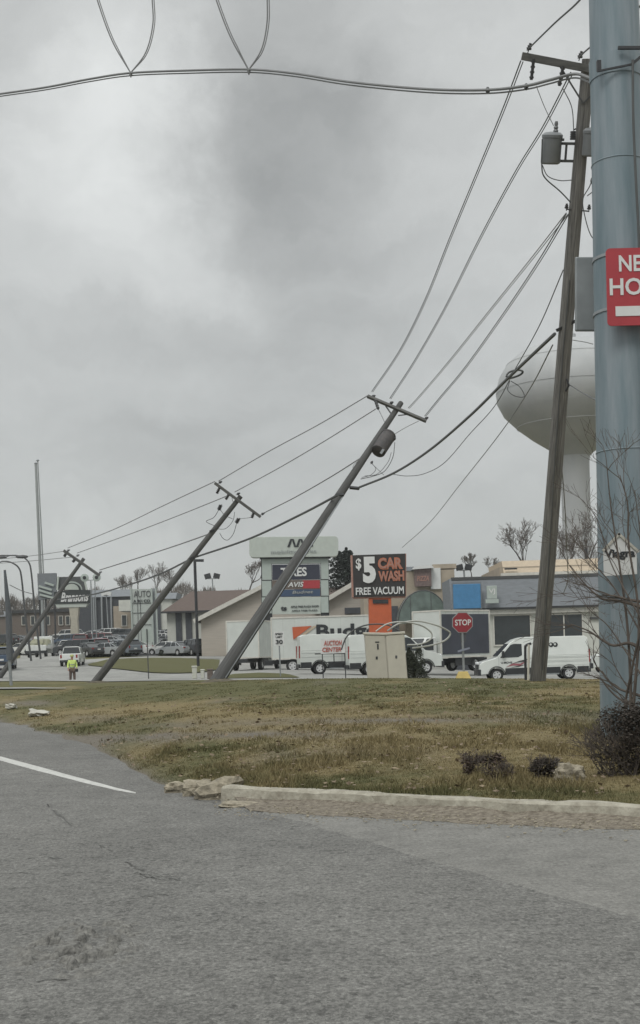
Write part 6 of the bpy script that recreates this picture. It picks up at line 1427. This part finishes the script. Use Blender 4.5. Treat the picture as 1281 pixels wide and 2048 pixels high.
for V in ([(-.13, .06, .06, .06), (-.13, -.03, .05, .055), (-.13, -.13, .04, .045)], [(.11, -.11, .06, .06), (.11, -.2, .05, .055), (.11, -.3, .04, .045)]): skin('boot', V, [(0, 1), (1, 2)], M['boot'], person)
mb = MB(); mb.lathe([(.125, 1.70), (.12, 1.74), (.10, 1.79), (.05, 1.83), (.01, 1.835)], c=(0, -.01, 0), n=16); mb.build('hard_hat', M['hair'], person, smooth=True)
mb = MB()
for z in (1.05, 1.22): mb.lathe([(.172, z - .02), (.175, z), (.172, z + .02)], n=20)
for v in (mb,): v.v = [(x, y, z) for x, y, z in v.v]
mb.build('reflective_band', M['lettergrey'], person)
mb = MB(); mb.box((0, -.105, 1.665), (.03, .03, .04)); mb.build('nose', M['skin'], person, bevel=.008)
g = W(146, 1369, 79); person.location = (g.x, g.y, g.z); person.rotation_euler = (0, 0, R(15))
mb = MB(); q = Vector((g.x + .30, g.y - .12, g.z + .86)); mb.box(q, (.16, .1, .2)); o = mb.build('tool_bag', M['blackplastic'], bevel=.03); tag(o, 'small black bag held by the worker in yellow', 'bag')

# ------------------------------------------------------------------ trees
bare_tree(1058, 1170, 150, 8.8, 'bare spreading tree above the tan roof, just beside the tall pole', 11, 6, .42, twigr=.015, lean=-.1)
bare_tree(1150, 1170, 150, 8.6, 'bare tree in front of the water tower pedestal', 12, 6, .42, twigr=.015)
bare_tree(1186, 1165, 145, 8.6, 'bare tree squeezed between the tower pedestal and the steel pole', 13, 6, .42, twigr=.015)
bare_tree(1120, 1172, 155, 6.5, 'small bare tree right behind the tall pole', 14, 5, .42, twigr=.015)
for i, (px, py, d, h, lab) in enumerate(((276, 1210, 250, 8.5, 'bare tree above the white sign tower'), (312, 1205, 255, 8.5, 'widest bare tree behind the thin leaning pole'), (248, 1215, 260, 7, 'bare tree above the dark building roof'), (340, 1200, 262, 6.5, 'bare tree at the brown roof corner'),
                                         (500, 1190, 180, 6.5, 'pale bare tree beside the rounded header sign'), (60, 1240, 290, 6, 'small bare tree far up the street'), (30, 1240, 300, 6, 'small bare tree at the far street end'), (945, 1160, 190, 4.5, 'small bare tree above the tan shop parapet'), (985, 1162, 195, 4.0, 'smallest bare tree left of the tan roof'))):
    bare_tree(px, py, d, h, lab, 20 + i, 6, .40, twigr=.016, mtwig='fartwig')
evergreen(694, 1192, 160, 6.6, 5.5, 'dark evergreen showing between the pylon header and the car wash sign', 31, 'conifer', 6000, .16)
evergreen(720, 1190, 162, 5.0, 4.5, 'shorter dark evergreen behind the car wash sign', 32, 'conifer', 3500, .16)
# far tree line, one mass
mb = MB(); rs = random.Random(77)
for i in range(16000):
    px = rs.uniform(-120, 1400); d = rs.uniform(300, 340); top = 1196 - (px - 100) * .03 + 10 * math.sin(px * .03) + 7 * math.sin(px * .11 + 2)
    y = top + abs(rs.gauss(0, 1)) * 22
    p = W(px, y, d); s_ = rs.uniform(.3, 1.1); a_ = Vector((rs.gauss(0, .35), rs.gauss(0, .35), 1)).normalized() * s_; n_ = Vector((.09, 0, 0))
    mb.quad(p - n_, p + n_, p + a_ * 2)
for i in range(5000):
    px = rs.uniform(-120, 1400); d = rs.uniform(300, 345); y = 1225 + abs(rs.gauss(0, 1)) * 22 - (px - 100) * .03
    p = W(px, y, d); s_ = rs.uniform(.6, 1.8); q = Matrix.Rotation(rs.uniform(0, 3.14), 3, 'Y'); mb.quad(p - q @ Vector((s_, 0, 0)), p - q @ Vector((0, .4, s_ * .7)), p + q @ Vector((s_, 0, 0)), p + q @ Vector((0, .4, s_ * .7)))
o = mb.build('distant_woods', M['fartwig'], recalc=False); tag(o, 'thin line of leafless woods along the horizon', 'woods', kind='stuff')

# ------------------------------------------------------------------ sapling, bush, shrubs by the steel pole
sp0 = hit(1262, 1545, 9); sp0.y = 15.0; sp0.z = tz(sp0.x, 15.0)
o = empty('bare_sapling', sp0, 0, 'leafless multi-stemmed sapling growing against the steel pole', 'sapling')
T, Cn = MB(), MB(); rs = random.Random(41)
def br(pts, r0, r1, twigs=5, tl=.35):
    P = catmull([W(x, y, d) - Vector(sp0) for x, y, d in pts], 7); n_ = len(P); T.tube(P, [r0 + (r1 - r0) * i / (n_ - 1) for i in range(n_)], 6, cap=False)
    for i in range(twigs):
        k_ = rs.randint(n_ // 4, n_ - 2); dr = (P[k_ + 1] - P[k_]).normalized(); nd = (dr + Vector((rs.gauss(0, .5), rs.gauss(0, .3), rs.gauss(0, .4)))).normalized()
        grow(T, Cn, P[k_], nd, tl * rs.uniform(.6, 1.2), r1 * 1.2, 2, rs, .4, .06, 3, .0022)
b = (1258, 1500, 15.2)
br([b, (1262, 1390, 15.2), (1255, 1250, 15.3), (1238, 1120, 15.4), (1222, 1010, 15.5), (1214, 930, 15.5)], .022, .005, 8)
br([b, (1270, 1380, 15.1), (1278, 1230, 15.1), (1258, 1090, 15.2), (1256, 1010, 15.2), (1240, 950, 15.3)], .022, .005, 8)
br([b, (1250, 1420, 15.3), (1268, 1320, 15.1), (1290, 1200, 15), (1282, 1080, 15), (1270, 980, 15)], .018, .004, 8)
br([(1300, 1310, 15), (1262, 1287, 15.2), (1228, 1291, 15.3), (1205, 1280, 15.4), (1178, 1262, 15.5), (1142, 1248, 15.6)], .024, .006, 5)
br([(1300, 1222, 15), (1262, 1207, 15.2), (1228, 1200, 15.4), (1203, 1196, 15.5), (1172, 1170, 15.6), (1140, 1130, 15.7)], .026, .005, 5)
br([(1300, 1205, 15), (1262, 1200, 15.2), (1230, 1192, 15.3), (1204, 1190, 15.4)], .022, .009, 2)
br([(1310, 1402, 15), (1270, 1388, 15.2), (1240, 1378, 15.3), (1218, 1362, 15.4), (1204, 1342, 15.45)], .020, .009, 3)
br([(1310, 1426, 15), (1268, 1412, 15.2), (1240, 1398, 15.3), (1218, 1378, 15.4), (1203, 1358, 15.45)], .018, .008, 3)
br([(1300, 1300, 15), (1262, 1230, 15.2), (1225, 1170, 15.4), (1190, 1130, 15.5), (1150, 1082, 15.6)], .012, .004, 6)
br([(1290, 1250, 15), (1250, 1180, 15.2), (1220, 1120, 15.4), (1195, 1040, 15.5), (1165, 1000, 15.6)], .010, .003, 6)
br([(1290, 1360, 15), (1250, 1300, 15.2), (1215, 1250, 15.4), (1180, 1220, 15.5), (1150, 1172, 15.6)], .010, .003, 5)
br([b, (1278, 1450, 15), (1296, 1340, 15), (1290, 1150, 15)], .016, .005, 8)
T.build('stem', M['twignear'], o, smooth=True, recalc=False); Cn.build('twigs', M['twignear'], o, recalc=False)
def shrub(px, py, d, w, h, label, seed, m, n, size, name='shrub', dep=.5, nt=9, th=.42):
    g = G(px, d); g = W(px, py, d); o = empty(name, (g.x, g.y, tz(g.x, g.y) - .02), 0, label, 'shrub', 'shrubs behind the kerb'); rs = random.Random(seed)
    blobs = [(rs.uniform(-.45, .45) * w, rs.uniform(-.3, .3) * dep, rs.uniform(.12, .8) * h, rs.uniform(.10, .26)) for _ in range(16)]
    def fn(r):
        bx_, by_, bz_, br_ = r.choice(blobs); v = Vector((r.gauss(0, 1), r.gauss(0, 1), r.gauss(0, 1))).normalized() * r.random() ** .4
        return (bx_ + v.x * br_ * w, by_ + v.y * br_ * dep * 1.4, max(.01, bz_ + v.z * br_ * h * 1.1))
    mb = MB(); leaf_cloud(mb, n, fn, size, rs); mb.build('foliage', M[m], o, recalc=False)
    T2, C2 = MB(), MB()
    for i in range(nt): grow(T2, C2, Vector((rs.uniform(-.35, .35) * w, rs.uniform(-.1, .1), 0)), Vector((rs.gauss(0, .4), rs.gauss(0, .3), 1)), h * th, .007, 3, rs, .5, .1, 3, .0025)
    T2.build('stem', M['twignear'], o, recalc=False); C2.build('twigs', M['twignear'], o, recalc=False); return o
shrub(1282, 1566, 12.4, 1.0, .74, 'large dark tangled bush at the foot of the steel pole', 51, 'shrub', 11000, .014, dep=.7, nt=60, th=.30)
shrub(968, 1566, 13.0, .40, .26, 'small russet shrub midway along the intact kerb', 52, 'shrub2', 1100, .016, dep=.3)
shrub(1002, 1578, 12.6, .26, .18, 'tiny reddish weed clump beside the small russet shrub', 54, 'shrub2', 500, .014, dep=.25)
shrub(1092, 1574, 12.6, .30, .24, 'small dark shrub next to the pale stone block', 53, 'shrub', 1100, .016, dep=.3)

# ------------------------------------------------------------------ haze: thin damp air
mb = MB(); mb.box((0, 900, 55), (5400, 2600, 0)); mb = MB(); mb.box((0, 700, 45), (5200, 5200, 110)); hz = mb.build('haze', None) if 0 else mb
hm = bpy.data.materials.new('haze'); hm.use_nodes = True; ht = hm.node_tree; ht.nodes.clear(); ho = N(ht, 'ShaderNodeOutputMaterial'); hv = N(ht, 'ShaderNodeVolumePrincipled')
hv.inputs['Color'].default_value = (.86, .90, .89, 1); hv.inputs['Density'].default_value = .00035; hv.inputs['Anisotropy'].default_value = .2; ht.links.new(hv.outputs[0], ho.inputs['Volume'])
o = mb.build('haze', hm); tag(o, 'thin damp grey haze in the air', 'haze', kind='stuff')
